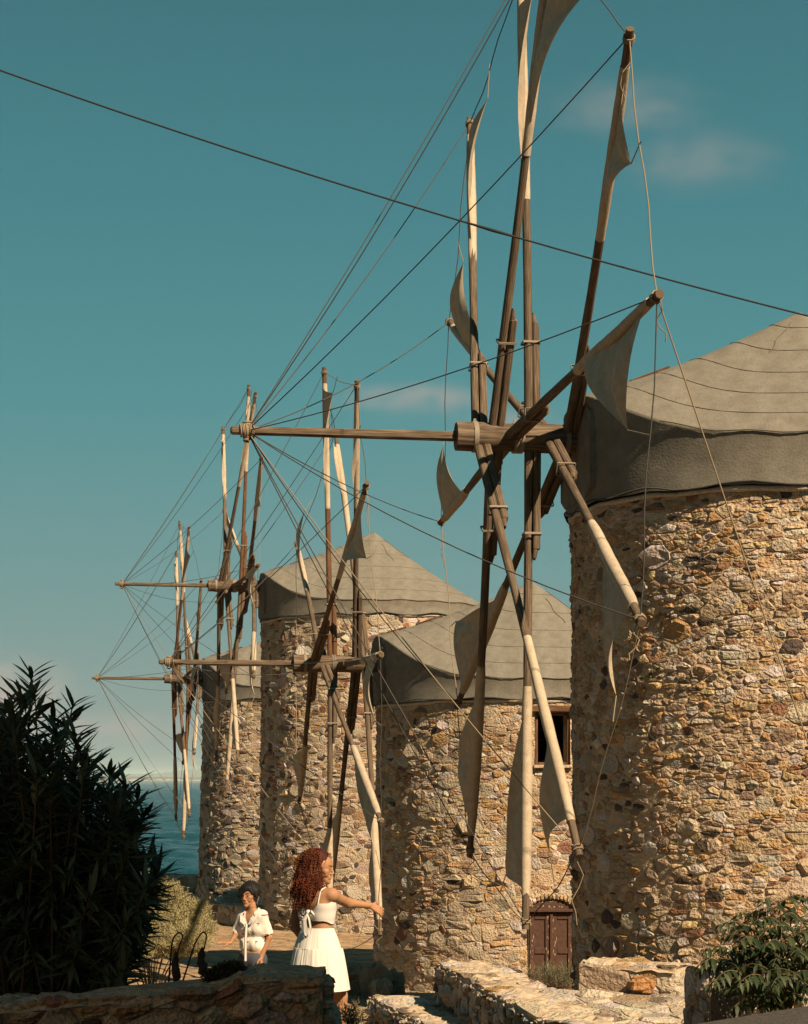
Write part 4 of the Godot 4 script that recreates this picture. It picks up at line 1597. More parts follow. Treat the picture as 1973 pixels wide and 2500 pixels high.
func face_parts(root: Node, o: Vector3, r: Vector3, u: Vector3, f: Vector3, s: float, brow: float) -> void:
	for e in [-1, 1]:
		var c: Vector3 = o + (r * 0.031 * e + u * -0.006 + f * 0.073) * s
		var ey := Shape.new()
		var eye_at := c
		var rows := 6
		for i in 8:
			for j in rows:
				var P := func(ii: int, jj: int) -> Vector3:
					var th := TAU * ii / 8
					var ph := PI * jj / rows
					return Vector3(sin(ph) * cos(th), cos(ph), sin(ph) * sin(th))
				var q := [P.call(i, j), P.call(i, j + 1), P.call(i + 1, j + 1), P.call(i + 1, j)]
				var ps := []
				for k in q: ps.append(eye_at + k * 0.0105 * s)
				ey.squad([ps[3], ps[2], ps[1], ps[0]], [q[3], q[2], q[1], q[0]], [Vector2.ZERO, Vector2.ZERO, Vector2.ZERO, Vector2.ZERO])
		var eye := obj("eye", ey, M.eye_white, root, false)
		var ir := Shape.new()
		ir.tube(PackedVector3Array([c + f * 0.0085 * s, c + f * 0.0112 * s]), PackedFloat32Array([0.0062 * s, 0.005 * s]), 8)
		obj("iris", ir, M.dark_hair_line, eye, false)
		var lid := Shape.new()
		var lp := PackedVector3Array()
		for i in 6:
			var k := i / 5.0 - 0.5
			lp.append(c + (r * k * 0.030 + u * (0.0065 - k * k * 0.018) + f * (0.0105 - absf(k) * 0.004 - (e * k) * 0.006)) * s)
		lid.tube(lp, PackedFloat32Array([0.001 * s, 0.002 * s, 0.0024 * s, 0.0024 * s, 0.002 * s, 0.001 * s]), 5)
		obj("eyelashes", lid, M.dark_hair_line, root, false)
		var br := Shape.new()
		var bp := PackedVector3Array()
		for i in 6:
			var k := i / 5.0
			bp.append(o + (r * e * lerpf(0.014, 0.052, k) + u * (0.017 + 0.008 * sin(PI * k * 0.8)) + f * lerpf(0.0925, 0.071, k)) * s)
		br.tube(bp, PackedFloat32Array([0.002, 0.0042, 0.0045, 0.004, 0.003, 0.001]), 5)
		obj("eyebrow", br, M.dark_hair_line, root, false)
	var lips := Shape.new()
	for e in [[-0.0655, 0.0905, 0.0036], [-0.074, 0.0885, 0.0046]]:
		var p := PackedVector3Array()
		for i in 7:
			var k := i / 6.0 - 0.5
			p.append(o + (r * k * 0.046 + u * (e[0] + k * k * 0.02) + f * (e[1] - k * k * 0.055)) * s)
		lips.tube(p, PackedFloat32Array([0.0008, e[2] * 0.7, e[2], e[2], e[2], e[2] * 0.7, 0.0008]), 6)
	obj("lips", lips, M.lip, root, false)

func skin_tone(base: Color, sd: int) -> Callable:
	var nz := FastNoiseLite.new()
	nz.seed = sd
	nz.frequency = 14.0
	return func(p: Vector3) -> Color:
		var k := 1.0 + nz.get_noise_3dv(p) * 0.10
		return Color(base.r * k, base.g * k * k, base.b * k * k)

func pleated(sh: Shape, rings: Array, pleats: int, sd: int) -> void:
	# rings: [centre, half width along side, half depth along fore, pleat height]; side and fore given by the first entry
	var nz := FastNoiseLite.new()
	nz.seed = sd
	nz.frequency = 0.8
	var segs := pleats * 6
	var pts := []
	for rg in rings:
		var col := PackedVector3Array()
		for i in segs:
			var th := TAU * i / segs
			var wob := nz.get_noise_2d(cos(th) * 2 + rg[0].y * 2, sin(th) * 2)
			var k: float = 1.0 + rg[3] * (sin(pleats * th + 9.0 * nz.get_noise_2d(cos(th) * 1.6 + 20.0, sin(th) * 1.6)) * (0.55 + 0.9 * nz.get_noise_2d(cos(th) * 3.0, sin(th) * 3.0 + rg[0].y)) + 1.2 * nz.get_noise_2d(cos(th) * 5.0 + 40.0, sin(th) * 5.0 + rg[0].y * 0.6)) + rg[3] * wob * 2.0
			col.append(rg[0] + rg[4] * cos(th) * rg[1] * k + rg[5] * sin(th) * rg[2] * k + Vector3.UP * wob * rg[3] * 0.15)
		pts.append(col)
	var nor := []
	for j in pts.size():
		var col := PackedVector3Array()
		for i in segs:
			var x: Vector3 = pts[j][(i + 1) % segs] - pts[j][(i + segs - 1) % segs]
			var y: Vector3 = pts[maxi(j - 1, 0)][i] - pts[mini(j + 1, pts.size() - 1)][i]
			var m := x.cross(y).normalized()
			if m.dot(pts[j][i] - rings[j][0]) < 0: m = -m
			col.append(m)
		nor.append(col)
	for j in pts.size() - 1:
		for i in segs:
			var i2 := (i + 1) % segs
			var p := [pts[j][i], pts[j][i2], pts[j + 1][i2], pts[j + 1][i]]
			var m := [nor[j][i], nor[j][i2], nor[j + 1][i2], nor[j + 1][i]]
			if (p[1] - p[0]).cross(p[2] - p[0]).dot(m[0]) < 0:
				p.reverse()
				m.reverse()
			sh.squad(p, m, [Vector2.ZERO, Vector2.ZERO, Vector2.ZERO, Vector2.ZERO])

func ribbon(sh: Shape, pts: Array, widths: Array, side: Vector3, thick := 0.003) -> void:
	for i in pts.size() - 1:
		var a: Vector3 = pts[i]
		var b: Vector3 = pts[i + 1]
		var s: Vector3 = side.normalized()
		var out := (b - a).cross(s).normalized() * thick
		var w0: float = widths[i] / 2
		var w1: float = widths[i + 1] / 2
		var curl := out * 2.0
		sh.quad(a - s * w0 + out, a + curl * 1.5, b + curl * 1.5, b - s * w1 + out)
		sh.quad(a + curl * 1.5, a + s * w0 + out, b + s * w1 + out, b + curl * 1.5)
		sh.quad(a + s * w0 - out, a - s * w0 - out, b - s * w1 - out, b + s * w1 - out)

func woman() -> void:
	var rng := RandomNumberGenerator.new()
	rng.seed = 91
	var r := Vector3(0.8, 0, 0.6)
	var f := Vector3(0.6, 0, -0.8)
	var base := Vector3(-0.705, -2.21, -15.8)
	var W := func(x: float, y: float, z: float) -> Vector3: return Vector3(base.x, y, base.z) + r * x + f * z
	var root := thing("person", "woman with curly red hair in a white dress tied behind, one arm held out", "person", base)
	var skin := Color(0.285, 0.150, 0.080)
	var tone := skin_tone(skin, 3)
	var rs: Vector3 = W.call(0.160, -0.948, 0.0)
	var re := Vector3(-0.472, -1.022, -15.93)
	var rw := Vector3(-0.297, -1.052, -16.06)
	var ls: Vector3 = W.call(-0.160, -0.955, 0.0)
	var le: Vector3 = W.call(-0.215, -1.20, -0.02)
	var lw: Vector3 = W.call(-0.17, -1.38, 0.10)
	var torso := [
		[W.call(-0.072, -1.345, 0), W.call(0.072, -1.345, 0), 0.098, 0.098],
		[W.call(-0.060, -1.27, 0.005), W.call(0.060, -1.27, 0.005), 0.086, 0.086],
		[W.call(-0.052, -1.19, 0.012), W.call(0.052, -1.19, 0.012), 0.080, 0.080],
		[W.call(-0.062, -1.10, 0.005), W.call(0.062, -1.10, 0.005), 0.086, 0.086],
		[W.call(-0.078, -1.02, -0.005), W.call(0.078, -1.02, -0.005), 0.086, 0.086],
		[W.call(-0.06, -1.05, 0.07), W.call(0.06, -1.05, 0.07), 0.055, 0.055],
		[W.call(-0.10, -0.965, -0.01), W.call(0.10, -0.965, -0.01), 0.062, 0.062],
		[W.call(-0.03, -0.93, 0.0), W.call(0.0, -0.90, 0.02), 0.060, 0.052],
	]
	var neck_top: Vector3 = W.call(0.02, -0.83, 0.045)
	var body := torso + [
		[W.call(0, -0.94, 0.005), neck_top, 0.052, 0.046],
		[W.call(0.06, -0.945, 0.0), rs, 0.046, 0.050],
		[W.call(-0.06, -0.95, 0.0), ls, 0.046, 0.050],
		[rs, re, 0.047, 0.038], [re, rw, 0.037, 0.024],
		[ls, le, 0.047, 0.037], [le, lw, 0.036, 0.024],
		[W.call(0.080, -1.40, 0), W.call(0.10, -1.745, 0.17), 0.080, 0.054], [W.call(0.10, -1.745, 0.17), W.call(0.10, -1.89, 0.18), 0.052, 0.052], [W.call(0.10, -1.89, 0.18), W.call(0.10, -2.12, 0.19), 0.052, 0.034],
		[W.call(0.10, -2.14, 0.18), W.call(0.11, -2.18, 0.32), 0.034, 0.024],
		[W.call(-0.080, -1.40, 0), W.call(-0.075, -1.75, 0.02), 0.080, 0.054], [W.call(-0.075, -1.75, 0.02), W.call(-0.075, -1.89, -0.03), 0.052, 0.052], [W.call(-0.075, -1.89, -0.03), W.call(-0.075, -2.12, -0.06), 0.052, 0.034],
		[W.call(-0.075, -2.14, -0.07), W.call(-0.085, -2.18, 0.07), 0.034, 0.024],
	]
	var sk := Shape.new()
	flesh(sk, body, 0.012, 0.010, tone)
	# head, looking to the right
	var hf := Vector3(0.975, -0.10, 0.16).normalized()
	var hr := hf.cross(Vector3.UP).normalized()
	var hu := hr.cross(hf)
	var ho := Vector3(-0.672, -0.742, -15.815)
	flesh(sk, head_bones(ho, hr, hu, hf, 1.0) + [[ho - hu * 0.05 - hf * 0.02, neck_top - Vector3.UP * 0.02, 0.046, 0.046]], 0.0045, 0.0042, tone)
	flesh(sk, hand_bones(rw, Vector3(0.75, -0.42, -0.5), Vector3(0.5, 0.5, -0.9), Vector3(0.3, 1, 0.1), 0.98, 0.34), 0.0045, 0.003, tone)
	flesh(sk, hand_bones(lw, Vector3(0.1, -1, -0.1), f, -r, 0.98, 0.2), 0.0045, 0.003, tone)
	var o := obj("body", sk, M.skin, root, false)
	face_parts(root, ho, hr, hu, hf, 1.0, 1.0)
	# bodice: follows the torso, open down the back to the knot
	var grown := []
	for b in torso: grown.append([b[0], b[1], b[2] + 0.012, b[3] + 0.012])
	var bo := Shape.new()
	var knot: Vector3 = W.call(0.012, -1.095, -0.108)
	flesh(bo, grown, 0.006, 0.012, null, func(p: Vector3) -> bool:
		var q: Vector3 = p - Vector3(base.x, 0, base.z)
		var x := q.dot(r)
		var z := q.dot(f)
		var behind := smoothstep(0.02, -0.06, z)
		var top := lerpf(-0.985, -1.105 + minf(absf(x - 0.012), 0.10) * 0.95, behind)
		var low := lerpf(-1.175, -1.150 + maxf(0.0, 0.03 - absf(x - 0.012)) * 0.5, behind)
		return p.y < top and p.y > low)
	obj("bodice", bo, M.white_cotton, root, false)
	for e in [-1, 1]:
		var st := Shape.new()
		var p := PackedVector3Array()
		var rr := PackedFloat32Array()
		for q in [[0.095, -1.045, -0.095], [0.100, -0.985, -0.087], [0.100, -0.935, -0.070], [0.100, -0.903, -0.045], [0.100, -0.893, -0.005], [0.098, -0.91, 0.045], [0.092, -0.96, 0.085], [0.085, -1.00, 0.115]]:
			p.append(W.call(e * q[0], q[1], q[2]))
			rr.append(0.0055)
		st.tube(p, rr, 5)
		obj("shoulder_strap", st, M.white_cotton, root, false)
	# knot, loops and tails at the back
	var kn := Shape.new()
	flesh(kn, [[knot + Vector3.UP * 0.014, knot - Vector3.UP * 0.014, 0.020, 0.017]], 0.005, 0.004)
	var side := r
	ribbon(kn, [knot + f * -0.012, knot - r * 0.020 + f * -0.026 - Vector3.UP * 0.05, knot - r * 0.012 - f * 0.03 - Vector3.UP * 0.11, knot + r * 0.004 - f * 0.036 - Vector3.UP * 0.165], [0.024, 0.05, 0.062, 0.030], side)
	ribbon(kn, [knot + f * -0.010, knot + r * 0.03 - f * 0.022 - Vector3.UP * 0.045, knot + r * 0.045 - f * 0.025 - Vector3.UP * 0.10, knot + r * 0.04 - f * 0.028 - Vector3.UP * 0.15], [0.015, 0.022, 0.020, 0.010], side)
	ribbon(kn, [knot, knot - r * 0.05 + Vector3.UP * 0.012 - f * 0.012, knot - r * 0.075 - Vector3.UP * 0.02 - f * 0.006, knot - r * 0.04 - Vector3.UP * 0.03], [0.018, 0.036, 0.036, 0.018], Vector3.UP)
	ribbon(kn, [knot, knot + r * 0.045 + Vector3.UP * 0.018 - f * 0.012, knot + r * 0.07 - Vector3.UP * 0.005 - f * 0.006], [0.018, 0.032, 0.020], Vector3.UP)
	obj("bow", kn, M.white_cotton, root, false)
	# skirt in two tiers
	var s1 := Shape.new()
	var rings := []
	for q in [[-1.205, 0.142, 0.104, 0.004], [-1.225, 0.148, 0.110, 0.008], [-1.26, 0.162, 0.126, 0.010], [-1.31, 0.180, 0.146, 0.012], [-1.365, 0.196, 0.166, 0.012]]:
		rings.append([W.call(0.01, q[0], 0.005), q[1], q[2], q[3], r, f])
	pleated(s1, rings, 34, 5)
	var sk1 := obj("skirt", s1, M.white_cotton, root, false)
	var s2 := Shape.new()
	rings = []
	for q in [[-1.360, 0.197, 0.167, 0.008], [-1.368, 0.203, 0.173, 0.014], [-1.42, 0.214, 0.186, 0.015], [-1.50, 0.228, 0.202, 0.017], [-1.58, 0.241, 0.216, 0.019], [-1.685, 0.254, 0.230, 0.022]]:
		rings.append([W.call(0.012, q[0], 0.008), q[1], q[2], q[3], r, f])
	pleated(s2, rings, 38, 6)
	obj("ruffle", s2, M.white_cotton, sk1, false)
	# hair: a soft core and many corkscrew locks
	var core := Shape.new()
	var A := ho + hu * 0.055 - hf * 0.025
	var reds := func(p: Vector3) -> Color: return Color(0.042, 0.011, 0.006)
	var locks := [[A, A - hf * 0.03, 0.092, 0.090], [ho - hf * 0.065 + hu * 0.0, Vector3(-0.750, -0.815, -15.80), 0.085, 0.085], [Vector3(-0.752, -0.815, -15.80), Vector3(-0.782, -0.965, -15.80), 0.095, 0.080],
		[ho - hf * 0.03 + hr * 0.05 - hu * 0.02, Vector3(-0.715, -0.865, -15.735), 0.045, 0.035], [Vector3(-0.74, -0.80, -15.76), Vector3(-0.752, -0.955, -15.745), 0.07, 0.055]]
	flesh(core, locks, 0.012, 0.014, reds)
	var wave := FastNoiseLite.new()
	wave.seed = 2
	wave.frequency = 24.0
	for i in core.v.size():
		var q := core.v[i]
		var e := 0.004
		var at := Vector3(q.x, q.y * 0.4, q.z)
		core.v[i] = q + core.n[i] * wave.get_noise_3dv(at) * 0.012
		var gr := Vector3(wave.get_noise_3dv(at + Vector3(e, 0, 0)) - wave.get_noise_3dv(at - Vector3(e, 0, 0)), 0, wave.get_noise_3dv(at + Vector3(0, 0, e)) - wave.get_noise_3dv(at - Vector3(0, 0, e)))
		core.n[i] = (core.n[i] - gr / (2 * e) * 0.012).normalized()
	var hair := obj("hair", core, M.hair_red, root, false)
	var cu := Shape.new()
	for i in 1150:
		var b: Array = locks[[0, 0, 0, 0, 1, 1, 2, 2, 3, 3, 4][rng.randi_range(0, 10)]]
		var k := rng.randf()
		var c: Vector3 = b[0].lerp(b[1], k)
		var dirv := Vector3(rng.randfn(), rng.randfn(), rng.randfn()).normalized()
		if dirv.dot(hf) > 0.62 and c.distance_to(ho) < 0.12: continue
		var p: Vector3 = c + dirv * lerpf(b[2], b[3], k) * 0.98
		if (p - ho).dot(hf) > 0.052 and (p - ho).dot(hu) < 0.075: continue
		var down := (Vector3.DOWN * 0.75 + Vector3(-0.18, 0, 0.02) + dirv * 0.35 + Vector3(rng.randfn(), 0, rng.randfn()) * 0.18).normalized()
		var ln := rng.randf_range(0.07, 0.15)
		var rad0 := rng.randf_range(0.006, 0.011)
		var turns := ln / 0.026
		var x := down.cross(dirv).normalized()
		if x.length() < 0.5: continue
		var y := down.cross(x)
		var ps := PackedVector3Array()
		var rr := PackedFloat32Array()
		var n := int(turns * 6)
		for j in n + 1:
			var t := float(j) / n
			var an := TAU * turns * t + i
			ps.append(p + down * ln * t + dirv * 0.022 * sin(PI * t) + (x * cos(an) + y * sin(an)) * rad0 * (0.5 + 0.5 * sin(PI * minf(t * 1.4, 1.0))))
			rr.append(lerpf(0.0042, 0.0018, t))
		var kk := rng.randf()
		cu.tint = Color(0.050, 0.013, 0.006).lerp(Color(0.135, 0.033, 0.012), kk * kk)
		cu.tube(ps, rr, 3, false)
	tag(obj("curls", cu, M.hair_red, hair, false), "", "", "", "stuff")
	root.position = Vector3(-0.705, -2.22, -15.8)
	root.rotation.y = -0.03
	root.scale = Vector3.ONE * 1.035

func shirt_print() -> ImageTexture:
	var im := Image.create(512, 512, false, Image.FORMAT_RGB8)
	im.fill(Color(0.93, 0.92, 0.89))
	var rng := RandomNumberGenerator.new()
	rng.seed = 6
	var blue := Color(0.24, 0.27, 0.33)
	var red := Color(0.66, 0.24, 0.17)
	var dot := func(x: float, y: float, rad: float, c: Color) -> void:
		for yy in range(int(y - rad), int(y + rad) + 1):
			for xx in range(int(x - rad), int(x + rad) + 1):
				if Vector2(xx - x, yy - y).length() <= rad: im.set_pixel(posmod(xx, 512), posmod(yy, 512), c)
	var stroke := func(a: Vector2, b: Vector2, ra: float, rb: float, c: Color) -> void:
		var n := int(a.distance_to(b)) + 1
		for i in n + 1:
			var q := a.lerp(b, float(i) / n)
			dot.call(q.x, q.y, lerpf(ra, rb, float(i) / n), c)
	for i in 4:
		for j in 5:
			var c := Vector2(64 + i * 128 + (j % 2) * 64 + rng.randf_range(-14, 14), 50 + j * 102 + rng.randf_range(-12, 12))
			match (i * 3 + j * 2) % 4:
				0:   # a small palm
					for e in 5:
						var an := -0.3 - e * 0.63
						stroke.call(c, c + Vector2(cos(an), sin(an) * 0.8 + 0.15) * 22, 3.2, 1.2, blue)
					stroke.call(c, c + Vector2(3, 24), 2.2, 2.2, blue)
				1:   # a red shell shape with pale ribs
					for y in 18:
						stroke.call(c + Vector2(-20 + y, y), c + Vector2(20 - y * 0.7, y), 1.0, 1.0, red if y % 6 != 4 else Color(0.9, 0.85, 0.8))
				2:   # a slanted surfboard
					stroke.call(c + Vector2(-16, -18), c + Vector2(14, 16), 3.5, 6.0, blue)
					stroke.call(c + Vector2(-20, 14), c + Vector2(-12, 6), 1.5, 1.5, blue)
				3:   # a red blossom
					for e in 5:
						var an := TAU * e / 5
						dot.call(c.x + cos(an) * 9, c.y + sin(an) * 9, 6.0, red)
					dot.call(c.x, c.y, 4.0, Color(0.35, 0.2, 0.25))
	return ImageTexture.create_from_image(im)

func boy() -> void:
	var rng := RandomNumberGenerator.new()
	rng.seed = 17
	var f := Vector3(-0.50, 0, 0.866)
	var r := f.cross(Vector3.UP).normalized()      # his right, the picture's left
	var base := Vector3(-1.265, -2.34, -16.0)
	var W := func(x: float, y: float, z: float) -> Vector3: return Vector3(base.x, y, base.z) + r * x + f * z
	var root := thing("person", "boy with black hair in a white shirt with small red and blue prints", "person", base)
	var tone := skin_tone(Color(0.265, 0.135, 0.072), 8)
	var rs: Vector3 = W.call(0.112, -1.210, 0.0)
	var ls: Vector3 = W.call(-0.112, -1.205, 0.0)
	var re: Vector3 = W.call(0.185, -1.395, 0.02)
	var rw := Vector3(-1.468, -1.462, -15.80)
	var le: Vector3 = W.call(-0.168, -1.42, -0.04)
	var lw: Vector3 = W.call(-0.13, -1.60, 0.03)
	var sk := Shape.new()
	var body := [
		[W.call(-0.045, -1.25, 0), W.call(0.045, -1.25, 0), 0.070, 0.070], [W.call(-0.045, -1.36, 0), W.call(0.045, -1.36, 0), 0.074, 0.074],
		[W.call(-0.04, -1.48, 0), W.call(0.04, -1.48, 0), 0.072, 0.072], [W.call(-0.05, -1.58, 0), W.call(0.05, -1.58, 0), 0.076, 0.076],
		[W.call(0, -1.20, 0), W.call(0.0, -1.10, 0.012), 0.042, 0.038], [W.call(0.03, -1.185, 0), rs, 0.040, 0.042], [W.call(-0.03, -1.185, 0), ls, 0.040, 0.042],
		[rs, re, 0.037, 0.030], [re, rw, 0.030, 0.020], [ls, le, 0.037, 0.030], [le, lw, 0.030, 0.021],
		[W.call(0.06, -1.62, 0), W.call(0.065, -1.88, 0.01), 0.066, 0.042], [W.call(0.065, -1.88, 0.01), W.call(0.065, -2.15, -0.02), 0.042, 0.026], [W.call(0.065, -2.17, -0.02), W.call(0.075, -2.20, 0.10), 0.027, 0.020],
		[W.call(-0.06, -1.62, 0), W.call(-0.065, -1.88, 0.02), 0.066, 0.042], [W.call(-0.065, -1.88, 0.02), W.call(-0.065, -2.15, 0.0), 0.042, 0.026], [W.call(-0.065, -2.17, 0.0), W.call(-0.075, -2.20, 0.12), 0.027, 0.020],
	]
	flesh(sk, body, 0.012, 0.009, tone)
	var hf := Vector3(-0.46, -0.06, 0.885).normalized()
	var hr := hf.cross(Vector3.UP).normalized()
	var hu := hr.cross(hf)
	var ho := Vector3(-1.300, -1.004, -16.0)
	flesh(sk, head_bones(ho, hr, hu, hf, 0.97) + [[ho - hu * 0.06 - hf * 0.02, W.call(0.0, -1.12, 0.01), 0.040, 0.040]], 0.0045, 0.0042, tone)
	flesh(sk, hand_bones(rw, Vector3(-0.95, 0.06, 0.28), Vector3(0.0, -0.2, 1.0), Vector3(0, 1, 0.2), 0.86, 0.10), 0.004, 0.0026, tone)
	flesh(sk, hand_bones(lw, Vector3(0.05, -1, 0.1), f, -r, 0.84, 0.2), 0.0045, 0.003, tone)
	obj("body", sk, M.skin, root, false)
	face_parts(root, ho, hr, hu, hf, 0.97, 0.5)
	# shirt: loose, with short sleeves, open at the neck
	var sh := Shape.new()
	var cloth := [
		[W.call(-0.060, -1.235, 0), W.call(0.060, -1.235, 0), 0.076, 0.076], [W.call(-0.056, -1.34, 0), W.call(0.056, -1.34, 0), 0.086, 0.086], [W.call(-0.056, -1.50, 0), W.call(0.056, -1.50, 0), 0.088, 0.088], [W.call(-0.056, -1.68, 0), W.call(0.056, -1.68, 0), 0.090, 0.090],
		[W.call(0.05, -1.195, 0), rs, 0.042, 0.048], [W.call(-0.05, -1.195, 0), ls, 0.042, 0.048],
		[rs, re + (re - rs) * 0.05, 0.046, 0.058], [ls, le + (le - ls) * 0.05, 0.046, 0.056],
	]
	var fold := FastNoiseLite.new()
	fold.seed = 4
	fold.frequency = 9.0
	var rdir: Vector3 = (re - rs).normalized()
	var ldir: Vector3 = (le - ls).normalized()
	var keep := func(p: Vector3) -> bool:
		if p.y < -1.655: return false
		var q: Vector3 = p - Vector3(base.x, 0, base.z)
		var x := q.dot(r)
		var z := q.dot(f)
		if x > 0.150 and (p - rs).dot(rdir) > 0.185: return false
		if x < -0.150 and (p - ls).dot(ldir) > 0.195: return false
		if Vector2(x, z - 0.005).length() < 0.050 and p.y > -1.25: return false
		if z > 0.0 and p.y > -1.31 and absf(x) < (p.y + 1.31) * 0.42: return false
		return true
	flesh(sh, cloth, 0.0095, 0.016, null, keep, func(p: Vector3) -> Vector2:
		var q: Vector3 = p - Vector3(base.x, 0, base.z)
		return Vector2(0.5 - q.dot(r) / 0.46 + q.dot(f) * 0.4, -(p.y + 1.15) / 0.46))
	# soft folds
	for i in sh.v.size():
		var q := sh.v[i]
		sh.v[i] = q + sh.n[i] * (fold.get_noise_3d(q.x, q.y * 0.5, q.z) * 0.010)
		var e := 0.006
		var gx := fold.get_noise_3d(q.x + e, q.y * 0.5, q.z) - fold.get_noise_3d(q.x - e, q.y * 0.5, q.z)
		var gy := fold.get_noise_3d(q.x, (q.y + e) * 0.5, q.z) - fold.get_noise_3d(q.x, (q.y - e) * 0.5, q.z)
		var gz := fold.get_noise_3d(q.x, q.y * 0.5, q.z + e) - fold.get_noise_3d(q.x, q.y * 0.5, q.z - e)
		sh.n[i] = (sh.n[i] - Vector3(gx, gy, gz) / (2 * e) * 0.010).normalized()
	var pm := mat("printed_cotton", Color(0.60, 0.58, 0.54), 0.95, shirt_print(), null, 0, 1, false, false)
	pm.backlight_enabled = true
	pm.backlight = Color(0.12, 0.11, 0.10)
	var shirt := obj("shirt", sh, pm, root)
	# collar, placket and pocket edge
	for e in [-1, 1]:
		var co := Shape.new()
		var inner := []
		var outer := []
		for q in [[0.0, -1.128, -0.058, 0.0, -1.150, -0.088], [0.045, -1.130, -0.038, 0.075, -1.158, -0.052], [0.058, -1.150, 0.010, 0.098, -1.176, 0.012], [0.050, -1.185, 0.052, 0.100, -1.205, 0.075], [0.030, -1.232, 0.085, 0.078, -1.262, 0.108], [0.010, -1.288, 0.102, 0.030, -1.290, 0.110]]:
			inner.append(W.call(e * q[0], q[1], q[2]))
			outer.append(W.call(e * q[3], q[4], q[5]))
		for i in inner.size() - 1:
			if e > 0: co.quad(inner[i], outer[i], outer[i + 1], inner[i + 1])
			else: co.quad(outer[i], inner[i], inner[i + 1], outer[i + 1])
			var dn := Vector3.DOWN * 0.006
			co.quad(outer[i], outer[i] + dn, outer[i + 1] + dn, outer[i + 1])
		obj("collar", co, M.white_cotton, shirt, false)
	var pk := Shape.new()
	ribbon(pk, [W.call(0.004, -1.285, 0.104), W.call(0.004, -1.36, 0.112), W.call(0.006, -1.46, 0.118), W.call(0.004, -1.56, 0.122), W.call(0.002, -1.65, 0.125)], [0.026, 0.028, 0.028, 0.028, 0.028], -r, 0.004)
	obj("placket", pk, M.white_cotton, shirt, false)
	var so := Shape.new()
	flesh(so, [[W.call(-0.05, -1.64, 0), W.call(0.05, -1.64, 0), 0.10, 0.10], [W.call(0.06, -1.66, 0), W.call(0.067, -1.86, 0.012), 0.085, 0.072], [W.call(-0.06, -1.66, 0), W.call(-0.067, -1.86, 0.018), 0.085, 0.072]], 0.014, 0.012, null, func(p: Vector3) -> bool: return p.y > -1.88)
	obj("shorts", so, M.denim, root, false)
	# hair: a full fringe swept over the forehead
	var ha := Shape.new()
	var c := ho + hu * 0.040 - hf * 0.018
	var lock := [[c, c - hf * 0.030, 0.094, 0.094], [c + hr * 0.01 + hf * 0.072 + hu * 0.030, c + hr * 0.070 + hf * 0.088 - hu * 0.050, 0.036, 0.022], [c - hr * 0.012 + hf * 0.082 + hu * 0.030, c + hr * 0.046 + hf * 0.104 - hu * 0.026, 0.028, 0.016],
		[c - hr * 0.035 + hf * 0.068 + hu * 0.032, c - hr * 0.064 + hf * 0.066 - hu * 0.012, 0.030, 0.016], [c - hr * 0.078 + hf * 0.01, c - hr * 0.088 + hf * 0.026 - hu * 0.058, 0.026, 0.012], [c + hr * 0.078 + hf * 0.01, c + hr * 0.090 + hf * 0.034 - hu * 0.070, 0.028, 0.014], [c - hf * 0.055 - hu * 0.02, c - hf * 0.05 - hu * 0.095, 0.060, 0.045]]
	flesh(ha, lock, 0.006, 0.006)
	for i in 220:
		var dirv := Vector3(rng.randfn(), absf(rng.randfn()) + 0.1, rng.randfn()).normalized()
		var p := c + (hr * dirv.x + hu * dirv.y + hf * dirv.z) * 0.088 - hf * 0.008
		var crown := c + hu * 0.09 - hf * 0.03
		var dn := (p - crown) - hu * 0.05
		dn = (dn.normalized() + hr * (0.4 if dirv.z > 0.2 else 0.0)).normalized()
		var q := PackedVector3Array([p - dn * 0.02, p + dn * 0.015 + (p - c) * 0.05, p + dn * 0.045 + (p - c) * 0.02])
		if (q[2] - ho).dot(hf) > 0.05 and (q[2] - ho).dot(hu) < 0.02: continue
		ha.tube(q, PackedFloat32Array([0.003, 0.005, 0.0012]), 4, false)
	obj("hair", ha, M.hair_black, root, false)
	root.position = Vector3(-1.50, -2.47, -19.5)

